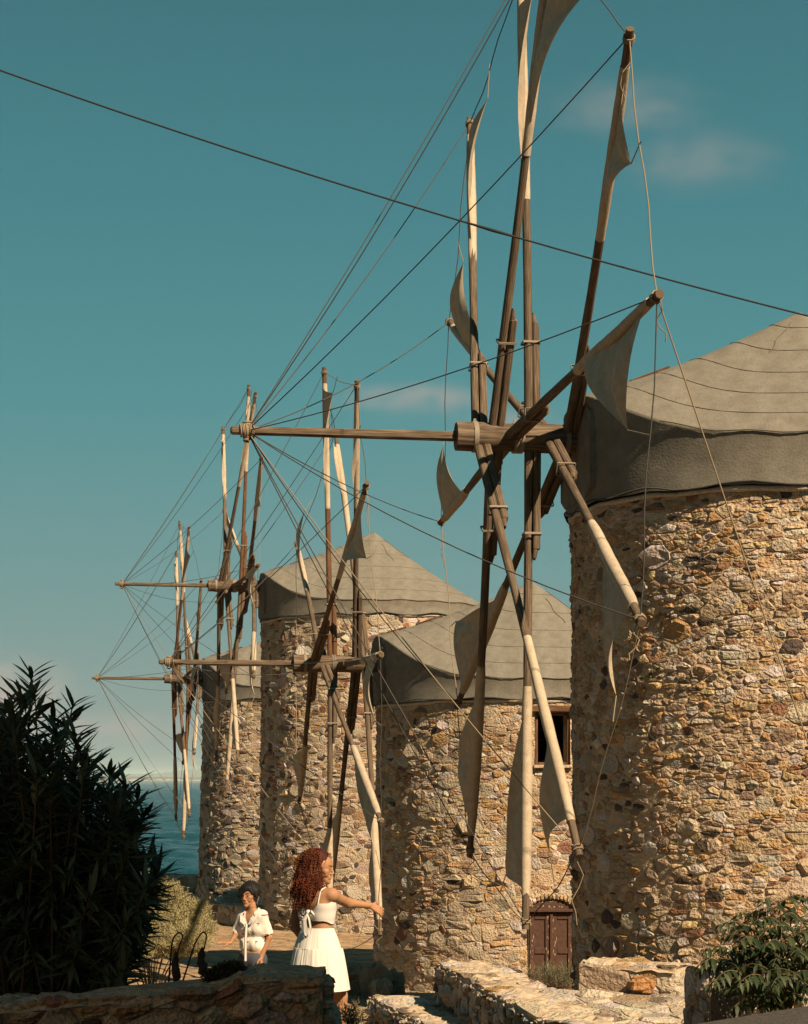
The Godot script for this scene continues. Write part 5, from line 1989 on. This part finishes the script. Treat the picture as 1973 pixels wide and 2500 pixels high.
# ---------------------------------------------------------------- the scene
func sky_image() -> ImageTexture:
	var w := 2048
	var h := 1024
	var stops := SKY
	var nz := FastNoiseLite.new()
	nz.seed = 19
	nz.frequency = 1.0
	nz.fractal_octaves = 5
	nz.fractal_gain = 0.55
	var bytes := PackedFloat32Array()
	bytes.resize(w * h * 3)
	# faint clouds: [azimuth from straight ahead, elevation, half width, half height, strength]
	var clouds := [[6.4, 18.8, 2.3, 0.75, 0.27], [8.6, 17.3, 2.3, 0.8, 0.24], [0.4, 11.0, 2.2, 0.42, 0.60], [3.0, 10.4, 1.6, 0.4, 0.36], [-11.6, 2.3, 2.0, 1.3, 0.9], [-8.4, 1.5, 2.6, 0.45, 0.5],
		[-34, 5, 9, 2.2, 0.4], [38, 4, 10, 1.8, 0.35], [70, 14, 10, 1.5, 0.2], [-75, 9, 12, 2, 0.3], [120, 8, 14, 2.4, 0.3], [-130, 12, 12, 2, 0.25], [175, 6, 14, 2, 0.3], [-15, 34, 8, 1.4, 0.14]]
	for y in h:
		var el := 90.0 - 180.0 * (y + 0.5) / h
		var c := Color(0.1, 0.1, 0.1)
		if el >= 0:
			for i in stops.size() - 1:
				if el <= stops[i + 1][0] or i == stops.size() - 2:
					var k := clampf((el - stops[i][0]) / (stops[i + 1][0] - stops[i][0]), 0, 1)
					c = (stops[i][1] as Color).lerp(stops[i + 1][1], k)
					break
		else:
			c = (stops[0][1] as Color).lerp(Color(0.10, 0.09, 0.075), clampf(-el / 12.0, 0, 1))
		var near := []
		for cl in clouds:
			if absf(el - cl[1]) < cl[3] * 3.0: near.append(cl)
		for x in w:
			var o := c
			if near:
				var az := 360.0 * (x + 0.5) / w       # 0 is straight ahead
				for cl in near:
					var dx: float = wrapf(az - cl[0], -180, 180) / cl[2]
					if absf(dx) > 2.2: continue
					var dy: float = (el - cl[1]) / cl[3]
					var g := exp(-dx * dx * 1.3 - dy * dy * 1.3)
					var n := nz.get_noise_3d(az * 0.7 + el * 0.5, el * 2.6 - az * 0.25, cl[0]) * 0.8 + 0.42
					var a: float = clampf(g * (0.35 + 1.5 * n) - 0.12, 0, 1) * cl[4]
					o = o.lerp(CLOUD, a)
			var at := (y * w + x) * 3
			bytes[at] = o.r / EXPOSURE
			bytes[at + 1] = o.g / EXPOSURE
			bytes[at + 2] = o.b / EXPOSURE
	return ImageTexture.create_from_image(Image.create_from_data(w, h, false, Image.FORMAT_RGBF, bytes.to_byte_array()))

func lin(r: float, g: float, b: float) -> Color:
	return Color(r / 255.0, g / 255.0, b / 255.0).srgb_to_linear()

const EXPOSURE := 2.15
var SKY := [[0.0, lin(134, 148, 142)], [2.5, lin(130, 153, 148)], [6.0, lin(111, 151, 150)], [11.0, lin(84, 143, 147)], [16.0, lin(71, 130, 138)], [21.6, lin(62, 115, 124)], [40.0, lin(48, 98, 112)], [90.0, lin(36, 80, 98)]]
var CLOUD := lin(182, 168, 158)

func _ready() -> void:
	# camera: level, with the lens shifted up
	var cam := Camera3D.new()
	cam.name = "camera"
	cam.projection = Camera3D.PROJECTION_FRUSTUM
	cam.near = 0.5
	cam.far = 40000.0
	cam.size = 2500.0 / EYE_F * cam.near
	cam.frustum_offset = Vector2(0, (HORIZON - 1250.0) / EYE_F * cam.near)
	cam.current = true
	add_child(cam)
	# sky, sun and exposure
	var env := Environment.new()
	env.background_mode = Environment.BG_SKY
	var sk := Sky.new()
	var pano := PanoramaSkyMaterial.new()
	pano.panorama = sky_image()
	sk.sky_material = pano
	env.sky = sk
	env.tonemap_mode = Environment.TONE_MAPPER_LINEAR
	env.tonemap_exposure = EXPOSURE
	env.sdfgi_enabled = true
	env.ssao_enabled = true
	env.ssil_enabled = true
	env.fog_enabled = true
	env.fog_density = 0.00007
	env.fog_light_color = Color(0.62, 0.68, 0.68)
	var we := WorldEnvironment.new()
	we.name = "world"
	we.environment = env
	add_child(we)
	var sun := DirectionalLight3D.new()
	sun.name = "sun"
	sun.light_energy = 1.6
	sun.light_color = Color(1.0, 0.90, 0.76)
	sun.light_angular_distance = 0.5
	sun.shadow_enabled = true
	var el := deg_to_rad(39.0)
	var az := deg_to_rad(37.0)
	var to_sun := Vector3(sin(az) * cos(el), sin(el), cos(az) * cos(el))
	sun.basis = Basis.looking_at(-to_sun, Vector3.UP)
	add_child(sun)

	make_materials()
	ground_and_sea()
	mills()
	walls_and_yard()
	street_side()
	planting()
	woman()
	boy()

func mills() -> void:
	var fine := [[0.15, 4.0], [0.105, 20.0], [0.068, 110.0], [0.042, 560.0]]
	var mid := [[0.20, 4.0], [0.14, 18.0], [0.095, 80.0], [0.062, 300.0]]
	var far := [[0.22, 4.0], [0.16, 18.0], [0.11, 70.0], [0.08, 220.0]]
	windmill({seed = 101, label = "nearest and largest windmill, its poles rising past the top of the picture",
		center = Vector3(4.19, -2.85, -20.83), r_base = 2.37, r_top = 2.40, rim = 2.78, eave = 3.27, gable = 3.95, apex = 4.95, palette = "warm", steps = fine,
		hub = Vector3(1.202, 3.55, -20.382), phi = 8.65, boom = 2.999, left = 0.675, right = 0.632, mooring = Vector3(4.3, -2.05, -16.9), flap_from = {4: 0.34, 5: 0.46}, arms = [
		[-2.805, 5.0, -0.096, 0.045, 4.46, 8.222, 0.016], [27.195, 5.0, 0.305, -0.137, 4.509, 11.901, -0.199], [56.969, 4.927, -0.493, 0.439, 4.038, 7.844, -0.057], [86.948, 5.034, 0.145, -0.194, 4.119, 11.891, -0.031],
		[117.144, 4.977, -0.279, 0.208, 4.422, 12.425, -0.031], [146.774, 5.058, 0.465, -0.42, 4.609, 10.158, 0.012], [177.452, 5.082, -0.096, 0.086, 4.567, 8.221, 0.074], [207.135, 4.971, 0.305, -0.199, 4.077, 7.973, 0.073],
		[238.264, 5.0, -0.493, 0.397, 4.25, 9.918, 0.121], [267.291, 4.989, 0.145, -0.16, 4.12, 11.142, 0.09], [296.743, 5.02, -0.279, 0.251, 4.313, 12.018, 0.04], [327.591, 4.968, 0.465, -0.433, 4.328, 11.617, -0.049]]})
	windmill({seed = 202, label = "second windmill, with a small brown arched door and a dark window beside the nearest tower",
		center = Vector3(2.2, -3.55, -33.75), r_base = 2.71, r_top = 2.66, rim = 1.27, eave = 1.62, gable = 2.43, apex = 3.40, palette = "warm", steps = mid,
		holes = [{kind = "door", px = 1346.0, wide = 0.72, low = -3.30, high = -1.79}, {kind = "window", px = 1352.0, wide = 0.56, low = 0.24, high = 1.08}],
		hub = Vector3(-1.135, 1.969, -33.166), phi = 9.91, boom = 2.984, left = 0.739, right = 0.661, arms = [
		[0.627, 4.98, 0.11, 0.111, 4.486, 8.226, -0.052], [30.258, 4.954, -0.303, 0.333, 4.163, 4.0, 0.03], [61.432, 5.011, 0.43, -0.266, 4.158, 9.862, -0.108], [91.837, 4.999, -0.05, 0.104, 4.203, 13.1, -0.05],
		[121.148, 5.047, 0.27, -0.337, 4.563, 10.302, -0.086], [151.176, 5.023, -0.463, 0.116, 4.219, 5.5, 0.03], [181.178, 5.0, 0.11, 0.013, 4.2, 2.5, 0.03], [211.178, 5.0, -0.303, 0.094, 4.185, 8.399, 0.134],
		[241.143, 4.977, 0.43, -0.321, 4.081, 6.644, 0.122], [271.334, 5.013, -0.05, 0.181, 4.211, 2.5, 0.03], [300.745, 5.005, 0.27, -0.097, 4.326, 12.851, -0.024], [331.178, 5.0, -0.463, 0.157, 4.574, 2.445, 0.10]]})
	windmill({seed = 303, label = "third windmill, the tall one whose pointed grey cap rises behind the second windmill",
		center = Vector3(-0.757, -3.75, -49.17), r_base = 2.84, r_top = 2.78, rim = 3.92, eave = 4.27, gable = 5.12, apex = 6.2, palette = "dusk", steps = far,
		hub = Vector3(-4.16, 4.803, -48.55), phi = 10.26, boom = 2.946, left = 0.678, right = 0.755, arms = [
		[1.261, 4.954, -0.124, -0.193, 4.163, 2.5, 0.03], [32.089, 5.048, 0.401, -0.627, 4.239, 4.0, 0.03], [60.234, 5.019, -0.284, 0.104, 3.98, 8.282, -0.028], [90.157, 5.017, 0.081, -0.127, 4.088, 11.641, -0.018],
		[120.129, 4.96, -0.444, 0.442, 4.317, 11.454, -0.084], [150.963, 5.004, 0.241, -0.079, 4.203, 5.5, 0.03], [181.545, 5.048, -0.124, 0.341, 4.238, 2.5, 0.03], [210.642, 5.0, 0.401, -0.135, 4.2, 4.0, 0.03],
		[240.642, 5.0, -0.284, 0.131, 4.286, 8.852, 0.27], [270.642, 5.0, 0.081, -0.029, 4.2, 2.5, 0.03], [299.601, 4.996, -0.444, 0.361, 4.417, 13.41, 0.027], [330.642, 5.0, 0.241, -0.147, 4.2, 5.5, 0.03]]})
	windmill({seed = 404, label = "farthest windmill, partly hidden, its sail poles standing against the sea",
		center = Vector3(-3.45, -3.85, -61.67), r_base = 3.00, r_top = 2.80, rim = 2.42, eave = 2.78, gable = 3.80, apex = 4.75, palette = "dusk", steps = far,
		hub = Vector3(-6.802, 3.16, -61.112), phi = 9.51, boom = 2.870, left = 0.643, right = 0.631, arms = [
		[-2.023, 4.928, -0.09, 0.255, 4.142, 2.5, 0.03], [28.518, 5.032, 0.39, -0.376, 4.308, 6.427, -0.089], [58.166, 5.019, -0.263, 0.029, 4.215, 5.5, 0.03], [88.853, 5.01, 0.07, -0.187, 4.041, 11.228, 0.017],
		[118.731, 4.986, -0.423, 0.413, 4.397, 12.634, -0.112], [148.077, 4.994, 0.23, -0.219, 4.195, 5.5, 0.03], [178.507, 4.972, -0.09, 0.151, 4.177, 2.5, 0.03], [207.967, 5.036, 0.39, -0.228, 4.229, 4.0, 0.03],
		[238.479, 5.0, -0.263, 0.104, 4.2, 8.34, 0.301], [268.479, 5.0, 0.07, -0.062, 4.2, 2.5, 0.03], [298.479, 5.0, -0.423, 0.214, 4.2, 4.0, 0.03], [328.479, 5.0, 0.23, -0.087, 4.2, 5.5, 0.03]]})

func walls_and_yard() -> void:
	var rng := RandomNumberGenerator.new()
	rng.seed = 55
	var sm := [[0.13, 8.0], [0.09, 40.0], [0.06, 160.0], [0.04, 400.0]]
	var md := [[0.20, 6.0], [0.14, 24.0], [0.09, 90.0]]
	# the shaded wall across the bottom left, in front of the two people
	var near := low_wall("stone_wall", "rough shaded stone wall across the bottom left in front of the two people", [Vector2(-3.6, -9.95), Vector2(-2.05, -9.9), Vector2(-1.25, -9.96), Vector2(-0.95, -10.0), Vector2(-0.82, -10.0), Vector2(-0.405, -10.0)], 0.50, [-1.18, -1.125, -1.075, -1.045, -0.975, -0.985], -1.7, "warm", 61, 300, [[0.13, 10.0], [0.09, 40.0], [0.055, 120.0]], "mortar", "stone wall", "mortar", 0.045)
	for q in [[622, 2455, 0.135, 0.115, Color(0.42, 0.345, 0.265)], [135, 2462, 0.17, 0.12, Color(0.29, 0.145, 0.095)], [738, 2437, 0.075, 0.05, Color(0.38, 0.30, 0.22)], [330, 2470, 0.20, 0.07, Color(0.33, 0.245, 0.17)], [470, 2425, 0.24, 0.06, Color(0.31, 0.225, 0.155)]]:
		var dd := 9.74
		var bs := Shape.new()
		bs.tint = q[4]
		boulder(bs, Vector3((q[0] - AXIS_X) / EYE_F * dd, -(q[1] - HORIZON) / EYE_F * dd, -dd), Vector3(q[2] * 1.15, q[3] * 1.15, 0.13), rng, 0.1)
		obj("stone", bs, M.stone, near, false)
	# the wall that runs from the middle towards the camera, its top in the sun
	low_wall("stone_wall", "low stone wall with a broad sunlit top running towards the camera below the arched door", [Vector2(0.56, -17.4), Vector2(0.88, -15.0), Vector2(1.24, -12.4)], 0.54, [-1.62, -1.60, -1.58], -2.5, "pale", 62, 200, sm)
	low_wall("stone_wall", "lower ledge of stone with a sunlit top left of the longer low wall", [Vector2(-0.10, -18.2), Vector2(0.42, -15.3)], 0.46, [-2.0, -1.93], -2.6, "pale", 63, 120, sm)
	# block at the foot of the near tower
	low_wall("stone_bench", "whitewashed stone block with one large orange stone at the foot of the nearest tower", [Vector2(1.78, -18.75), Vector2(2.62, -18.35)], 0.62, [-1.72, -1.74], -2.3, "pale", 64, 60, md, "plaster", "stone bench", "plaster", 0.012)
	var orange := thing("stone_block", "large orange stone set in the front of the whitewashed block", "stone", Vector3(2.20, -2.0, -18.2))
	var os := Shape.new()
	boulder(os, Vector3(2.23, -1.89, -18.20), Vector3(0.36, 0.17, 0.20), rng, 0.44)
	os.tint = Color(0.34, 0.18, 0.075)
	for i in os.c.size(): os.c[i] = os.tint
	obj("block", os, M.stone, orange, false)
	low_wall("stone_wall", "broken end of a dark rubble wall beside the green shrub at the right", [Vector2(2.33, -15.6), Vector2(3.2, -15.9), Vector2(5.2, -16.6)], 0.42, [-1.50, -1.50, -1.48], -2.3, "pale", 65, 120, md)
	# behind the people
	low_wall("stone_wall", "low dark wall with a pale ledge left of the third windmill", [Vector2(-8.4, -57.0), Vector2(-5.9, -52.2), Vector2(-3.3, -48.3)], 0.55, [-3.25, -3.19, -3.11], -4.0, "dusk", 66, 60, md)
	low_wall("sea_wall", "dark stone parapet between the yard and the sea", [Vector2(-13.0, -71.5), Vector2(-9.0, -67.5), Vector2(-5.6, -64.0)], 0.5, [-3.35, -3.22, -3.1], -4.4, "dusk", 67, 60, md, "mortar")
	# fallen stones behind the woman
	var spots := [[-1.95, -24.0, 0.75, 0.5], [-1.35, -24.3, 0.9, 0.62], [-0.75, -24.6, 0.8, 0.7], [-0.35, -24.2, 0.62, 0.75], [-2.4, -24.4, 0.6, 0.42], [-0.95, -23.4, 0.7, 0.4], [-1.65, -23.5, 0.6, 0.34], [-0.28, -23.6, 0.5, 0.42], [-0.12, -25.0, 0.5, 0.6], [-2.0, -25.1, 0.7, 0.55]]
	var says := ["dark boulder in shade behind the boy's shoulder", "broad dark boulder just left of the white dress", "dark boulder hidden behind the white dress", "tall dark boulder just right of the white dress", "small dark boulder farthest left in the rubble behind the boy", "low dark boulder at the foot of the rubble behind the skirt", "low dark stone between the boy and the white dress", "dark stone below the woman's outstretched arm", "dark boulder nearest the second windmill behind the outstretched arm", "dark boulder at the back of the rubble behind the boy"]
	for i in spots.size():
		var s: Array = spots[i]
		var y := land(s[0], s[1])
		var b := thing("boulder", says[i], "boulder", Vector3(s[0], y, s[1]), "boulders behind the two people")
		var bs := Shape.new()
		bs.tint = Color(0.36, 0.265, 0.175) * rng.randf_range(0.75, 1.2)
		boulder(bs, Vector3(s[0], y + s[3] * 0.24, s[1]), Vector3(s[2] * 0.8, s[3] * 0.75, s[2] * 0.6), rng, rng.randf() * 3)
		obj("rock", bs, M.stone, b, false)
	# paving of flat stones in the yard between the low walls and the tower
	var pv := Shape.new()
	for i in 20:
		for j in 26:
			var x0 := 0.95 + i * 0.11
			var z0 := -13.6 - j * 0.19
			var q := []
			for e in [[0, 0], [1, 0], [1, 1], [0, 1]]:
				var px: float = x0 + e[0] * 0.11
				var pz: float = z0 - e[1] * 0.19
				q.append(Vector3(px, land(px, pz) + 0.012, pz))
			pv.quad(q[0], q[1], q[2], q[3])
	var path := tag(obj("path", pv, M.plaster, self, false), "pale paving of flat stones between the low walls", "paving", "", "structure")
	lay(rubble(2.2, 4.9, rng, [[0.24, 5.0], [0.16, 24.0], [0.10, 90.0]], 1.0, 0.0), func(x: float, y: float, out: float) -> Vector3: return Vector3(0.95 + x, land(0.95 + x, -13.6 - y) + 0.016 + out, -13.6 - y), path, "pale", 0.009, 0.010, rng, 120)
	# loose stones and grit
	var pebble := Shape.new()
	boulder(pebble, Vector3.ZERO, Vector3.ONE, rng)
	for i in pebble.c.size(): pebble.c[i] = Color(0.28, 0.215, 0.145)
	var mm := MultiMesh.new()
	mm.transform_format = MultiMesh.TRANSFORM_3D
	mm.mesh = pebble.mesh(Vector3.ZERO, true, false)
	mm.instance_count = 2600
	for i in 2600:
		var z := -rng.randf_range(12.5, 48.0)
		var x := rng.randf_range(-0.24, 0.24) * -z
		if z > road_edge(x) - 0.2: z = road_edge(x) - 0.25 - rng.randf() * 3.0
		var s := 0.012 + 0.05 * pow(rng.randf(), 4.0)
		mm.set_instance_transform(i, Transform3D(Basis(Vector3.UP, rng.randf() * TAU).scaled(Vector3(s, s * 0.6, s * 0.8)), Vector3(x, land(x, z) + s * 0.1, z)))
	var mi := MultiMeshInstance3D.new()
	mi.name = "gravel"
	mi.multimesh = mm
	mi.material_override = M.stone
	add_child(mi)
	tag(mi, "loose pale gravel scattered over the sandy ground", "gravel", "", "stuff")

func street_side() -> void:
	# overhead cable from a pole by the shore to the house behind the camera's right
	var a := Vector3(-3.29, 5.78, -16.0)
	var b := Vector3(3.29, 3.78, -16.0)
	var pts := PackedVector3Array()
	var rad := PackedFloat32Array()
	var dirv := b - a
	for i in 61:
		var k := lerpf(-0.6, 1.6, i / 60.0)
		pts.append(a + dirv * k + Vector3.UP * (0.35 * (k - 0.5) * (k - 0.5) - 0.0875))
		rad.append(0.0075 * (1.9 if absf(k - 0.605) < 0.012 else 1.0))
	var cb := Shape.new()
	cb.tube(pts, rad, 6)
	tag(obj("overhead_cable", cb, M.cable, self, false), "thin black cable slung across the sky from left to right", "cable")
	# house beside the photographer, whose shade covers the wall at the bottom left
	var h := thing("house", "plain plastered house beside the road, out of the picture, shading the near wall", "house", Vector3(3.5, -1.6, -1.0))
	var foot := [Vector2(2.2, -9.5), Vector2(6.5, -5.4), Vector2(6.5, 3.0), Vector2(1.6, 4.0), Vector2(1.25, -5.2)]
	var hs := Shape.new()
	for i in foot.size():
		var p: Vector2 = foot[i]
		var q: Vector2 = foot[(i + 1) % foot.size()]
		hs.quad(Vector3(q.x, -1.6, q.y), Vector3(p.x, -1.6, p.y), Vector3(p.x, 6.6, p.y), Vector3(q.x, 6.6, q.y))
	obj("wall", hs, M.house_wall, h, false)
	var rf := Shape.new()
	for i in range(1, foot.size() - 1):
		rf.tri(Vector3(foot[0].x, 6.6, foot[0].y), Vector3(foot[i + 1].x, 6.6, foot[i + 1].y), Vector3(foot[i].x, 6.6, foot[i].y))
	obj("roof", rf, M.plaster, h, false)

	# sunlit house across the road, behind the camera's left, that throws warm light back on the shaded wall
	var h2 := thing("house", "plain ochre plastered house across the road, out of the picture, facing the sun", "house", Vector3(-9.0, -1.6, -1.0))
	var foot2 := [Vector2(-5.2, -8.0), Vector2(-4.6, 7.0), Vector2(-12.0, 7.0), Vector2(-12.0, -8.0)]
	var w2 := Shape.new()
	for i in 4:
		var p: Vector2 = foot2[i]
		var q: Vector2 = foot2[(i + 1) % 4]
		w2.quad(Vector3(q.x, -1.6, q.y), Vector3(p.x, -1.6, p.y), Vector3(p.x, 5.2, p.y), Vector3(q.x, 5.2, q.y))
	obj("wall", w2, M.ochre_wall, h2, false)
	var r2 := Shape.new()
	r2.quad(Vector3(-12.0, 5.2, -8.0), Vector3(-12.0, 5.2, 7.0), Vector3(-4.6, 5.2, 7.0), Vector3(-5.2, 5.2, -8.0))
	obj("roof", r2, M.plaster, h2, false)

func planting() -> void:
	var rng := RandomNumberGenerator.new()
	rng.seed = 70
	var S := func(px: float, py: float, dd: float) -> Vector3: return Vector3((px - AXIS_X) / EYE_F * dd, -(py - HORIZON) / EYE_F * dd, -dd)
	# oleander at the left, in the shade of the house
	var heads := []
	for q in [[85, 1625, 10.9, 0.45, 34], [60, 1670, 10.7, 0.5, 34], [185, 1700, 10.8, 0.42, 34], [140, 1740, 11.2, 0.45, 30], [205, 1810, 10.6, 0.35, 30], [225, 1845, 11.0, 0.3, 28], [275, 1870, 10.9, 0.34, 32], [318, 1900, 10.7, 0.32, 32], [345, 1925, 11.0, 0.26, 28], [300, 1960, 10.5, 0.3, 26], [330, 2010, 10.8, 0.3, 26],
			[375, 2075, 10.9, 0.34, 32], [395, 2110, 10.7, 0.28, 30], [340, 2150, 10.6, 0.3, 28], [330, 2260, 10.7, 0.4, 26], [345, 2240, 11.1, 0.3, 26], [300, 2320, 10.6, 0.4, 28], [30, 1720, 10.8, 0.5, 32], [10, 1780, 11.0, 0.5, 30], [110, 1820, 10.5, 0.5, 34]]:
		heads.append([S.call(q[0] - 8, q[1] + 22, q[2]), q[3] * 0.95, q[4] + 20])
		for e in 2: heads.append([S.call(q[0] + rng.randf_range(-45, 15), q[1] + rng.randf_range(45, 110), q[2] + rng.randf_range(-0.3, 0.3)), q[3] * 0.9, q[4] + 14])
	for i in 260:
		var px := rng.randf_range(-170, 330)
		var top := lerpf(1680.0, 1930.0, clampf(px / 320.0, 0, 1)) + 50
		var py := rng.randf_range(top, 2380)
		heads.append([S.call(px - maxf(0, (py - 2180) * 0.10), py, rng.randf_range(10.45, 11.9)), rng.randf_range(0.2, 0.36), rng.randi_range(30, 44)])
	oleander("oleander_bush", "large dark oleander bush in shade at the left edge behind the near wall", Vector3(-2.0, -1.9, -11.1), heads, 71)
	# dusty yellow-green bush behind it
	var cl := []
	for q in [[300, 2250, 24.0, 0.36], [390, 2270, 24.0, 0.40], [440, 2290, 23.8, 0.30], [340, 2200, 24.2, 0.26], [270, 2300, 24.0, 0.34], [360, 2330, 23.6, 0.36], [430, 2340, 23.6, 0.30], [310, 2350, 23.4, 0.34], [470, 2250, 24.0, 0.2], [400, 2210, 24.0, 0.24], [330, 2175, 24.1, 0.22], [455, 2320, 23.4, 0.26], [480, 2285, 23.8, 0.18]]:
		cl.append([S.call(q[0], q[1], q[2]), q[3]])
	feathery_bush("yellow_bush", "feathery yellow green bush in the sun between the oleander and the boy", Vector3(-3.1, -2.75, -24.0), cl, 72, 11000, ["leaf_yellow", "leaf_yellow_dim"])
	# green shrub at the lower right
	var tips := []
	for q in [[1905, 2205, 15.0], [1960, 2240, 14.6], [2010, 2210, 15.2], [1835, 2235, 15.2], [1830, 2262, 14.8], [1790, 2320, 14.9], [1780, 2345, 14.6], [1850, 2290, 14.4], [1910, 2300, 14.3], [1970, 2320, 14.2], [1800, 2370, 14.2], [1860, 2380, 14.0], [1930, 2380, 14.0], [2020, 2300, 14.5], [2060, 2250, 15.0], [1830, 2330, 14.6]]:
		tips.append(S.call(q[0], q[1], q[2]))
	pinnate_shrub("green_shrub", "leafy green shrub with long divided leaves at the foot of the nearest tower", Vector3(2.78, -2.0, -14.6), tips, 73, 300)
	# caper plant rooted in the near tower
	var cap_at: Vector3 = S.call(1585, 1655, 19.16)
	var cp := thing("wall_plant", "small round leaved plant growing from the face of the nearest tower", "plant", cap_at)
	var lv := []
	for i in 16:
		var an := TAU * i / 16.0
		var p := cap_at + Vector3(cos(an) * rng.randf_range(0.02, 0.10), rng.randf_range(-0.03, 0.10), rng.randf_range(0.02, 0.09))
		lv.append([aim(p, Vector3(cos(an) * 0.6, 0.5, 0.7), rng.randf_range(-0.4, 0.4), rng.randf_range(0.8, 1.2)), 0, i % 2])
	put_leaves(cp, lv, [leaf_mesh(0.055, 0.05, 0.1, 0.05)], [M.leaf_green, M.leaf_green_pale], "leaves", 16)
	# dark weeds at the door and along the near wall
	feathery_bush("door_weeds", "dark dry weeds in front of the brown arched door", Vector3(2.1, -3.4, -30.4), [[S.call(1330, 2400, 30.3), 0.20], [S.call(1365, 2410, 30.2), 0.22], [S.call(1395, 2405, 30.3), 0.18]], 74, 420, ["twig", "leaf_dark_pale"], 0.16)
	feathery_bush("wall_tuft", "dark tuft of dry growth on top of the near wall below the boy", Vector3(-0.91, -1.03, -10.0), [[S.call(548, 2388, 10.0), 0.045], [S.call(572, 2380, 10.0), 0.036], [S.call(525, 2398, 10.0), 0.034]], 75, 900, ["dry_stem", "leaf_dark"], 0.035)
	feathery_bush("dry_weeds", "dry weeds on the ground by the end of the near wall below the white dress", Vector3(-0.40, -2.1, -14.2), [[S.call(850, 2500, 14.2), 0.035], [S.call(862, 2504, 14.2), 0.03]], 76, 70, ["twig", "leaf_yellow_dim"], 0.12)
	# two withered stems bent over like hooks
	var specs := [[[412, 2400], [416, 2350], [421, 2300], [430, 2282], [440, 2277], [446, 2288], [438, 2310], [432, 2335], [428, 2358]], [[445, 2400], [458, 2360], [474, 2310], [487, 2285], [497, 2276], [504, 2284], [501, 2305], [496, 2325], [492, 2345]]]
	for i in 2:
		var pts := PackedVector3Array()
		var rr := PackedFloat32Array()
		for q in specs[i]:
			pts.append(S.call(q[0], q[1], 10.42))
			rr.append(0.0052 - 0.0002 * rr.size())
		var sh := Shape.new()
		# smooth the line
		var fine := PackedVector3Array()
		var fr := PackedFloat32Array()
		for k in pts.size() - 1:
			for e in 4:
				fine.append(pts[k].cubic_interpolate(pts[k + 1], pts[maxi(k - 1, 0)], pts[mini(k + 2, pts.size() - 1)], e / 4.0))
				fr.append(rr[k])
		sh.tube(fine, fr, 6)
		var root := thing("withered_stem", ["withered hooked stem nearer the oleander behind the near wall", "withered hooked stem nearer the boy's hand behind the near wall"][i], "dry plant", fine[0])
		obj("stem", sh, M.dry_stem, root, false)
		var hang := Shape.new()
		var n0: Vector3 = fine[-1]
		var lumps := []
		for e in 9:
			var k := e / 8.0
			lumps.append([n0 + Vector3(rng.randf_range(-0.012, 0.012), -0.115 * k + 0.055, rng.randf_range(-0.01, 0.01)), n0 + Vector3(rng.randf_range(-0.02, 0.02), -0.115 * k + 0.03, rng.randf_range(-0.01, 0.01)), 0.010 + 0.012 * k, 0.006 + 0.006 * k])
		flesh(hang, lumps, 0.006, 0.004)
		obj("seed_head", hang, M.dry_stem, root, false)
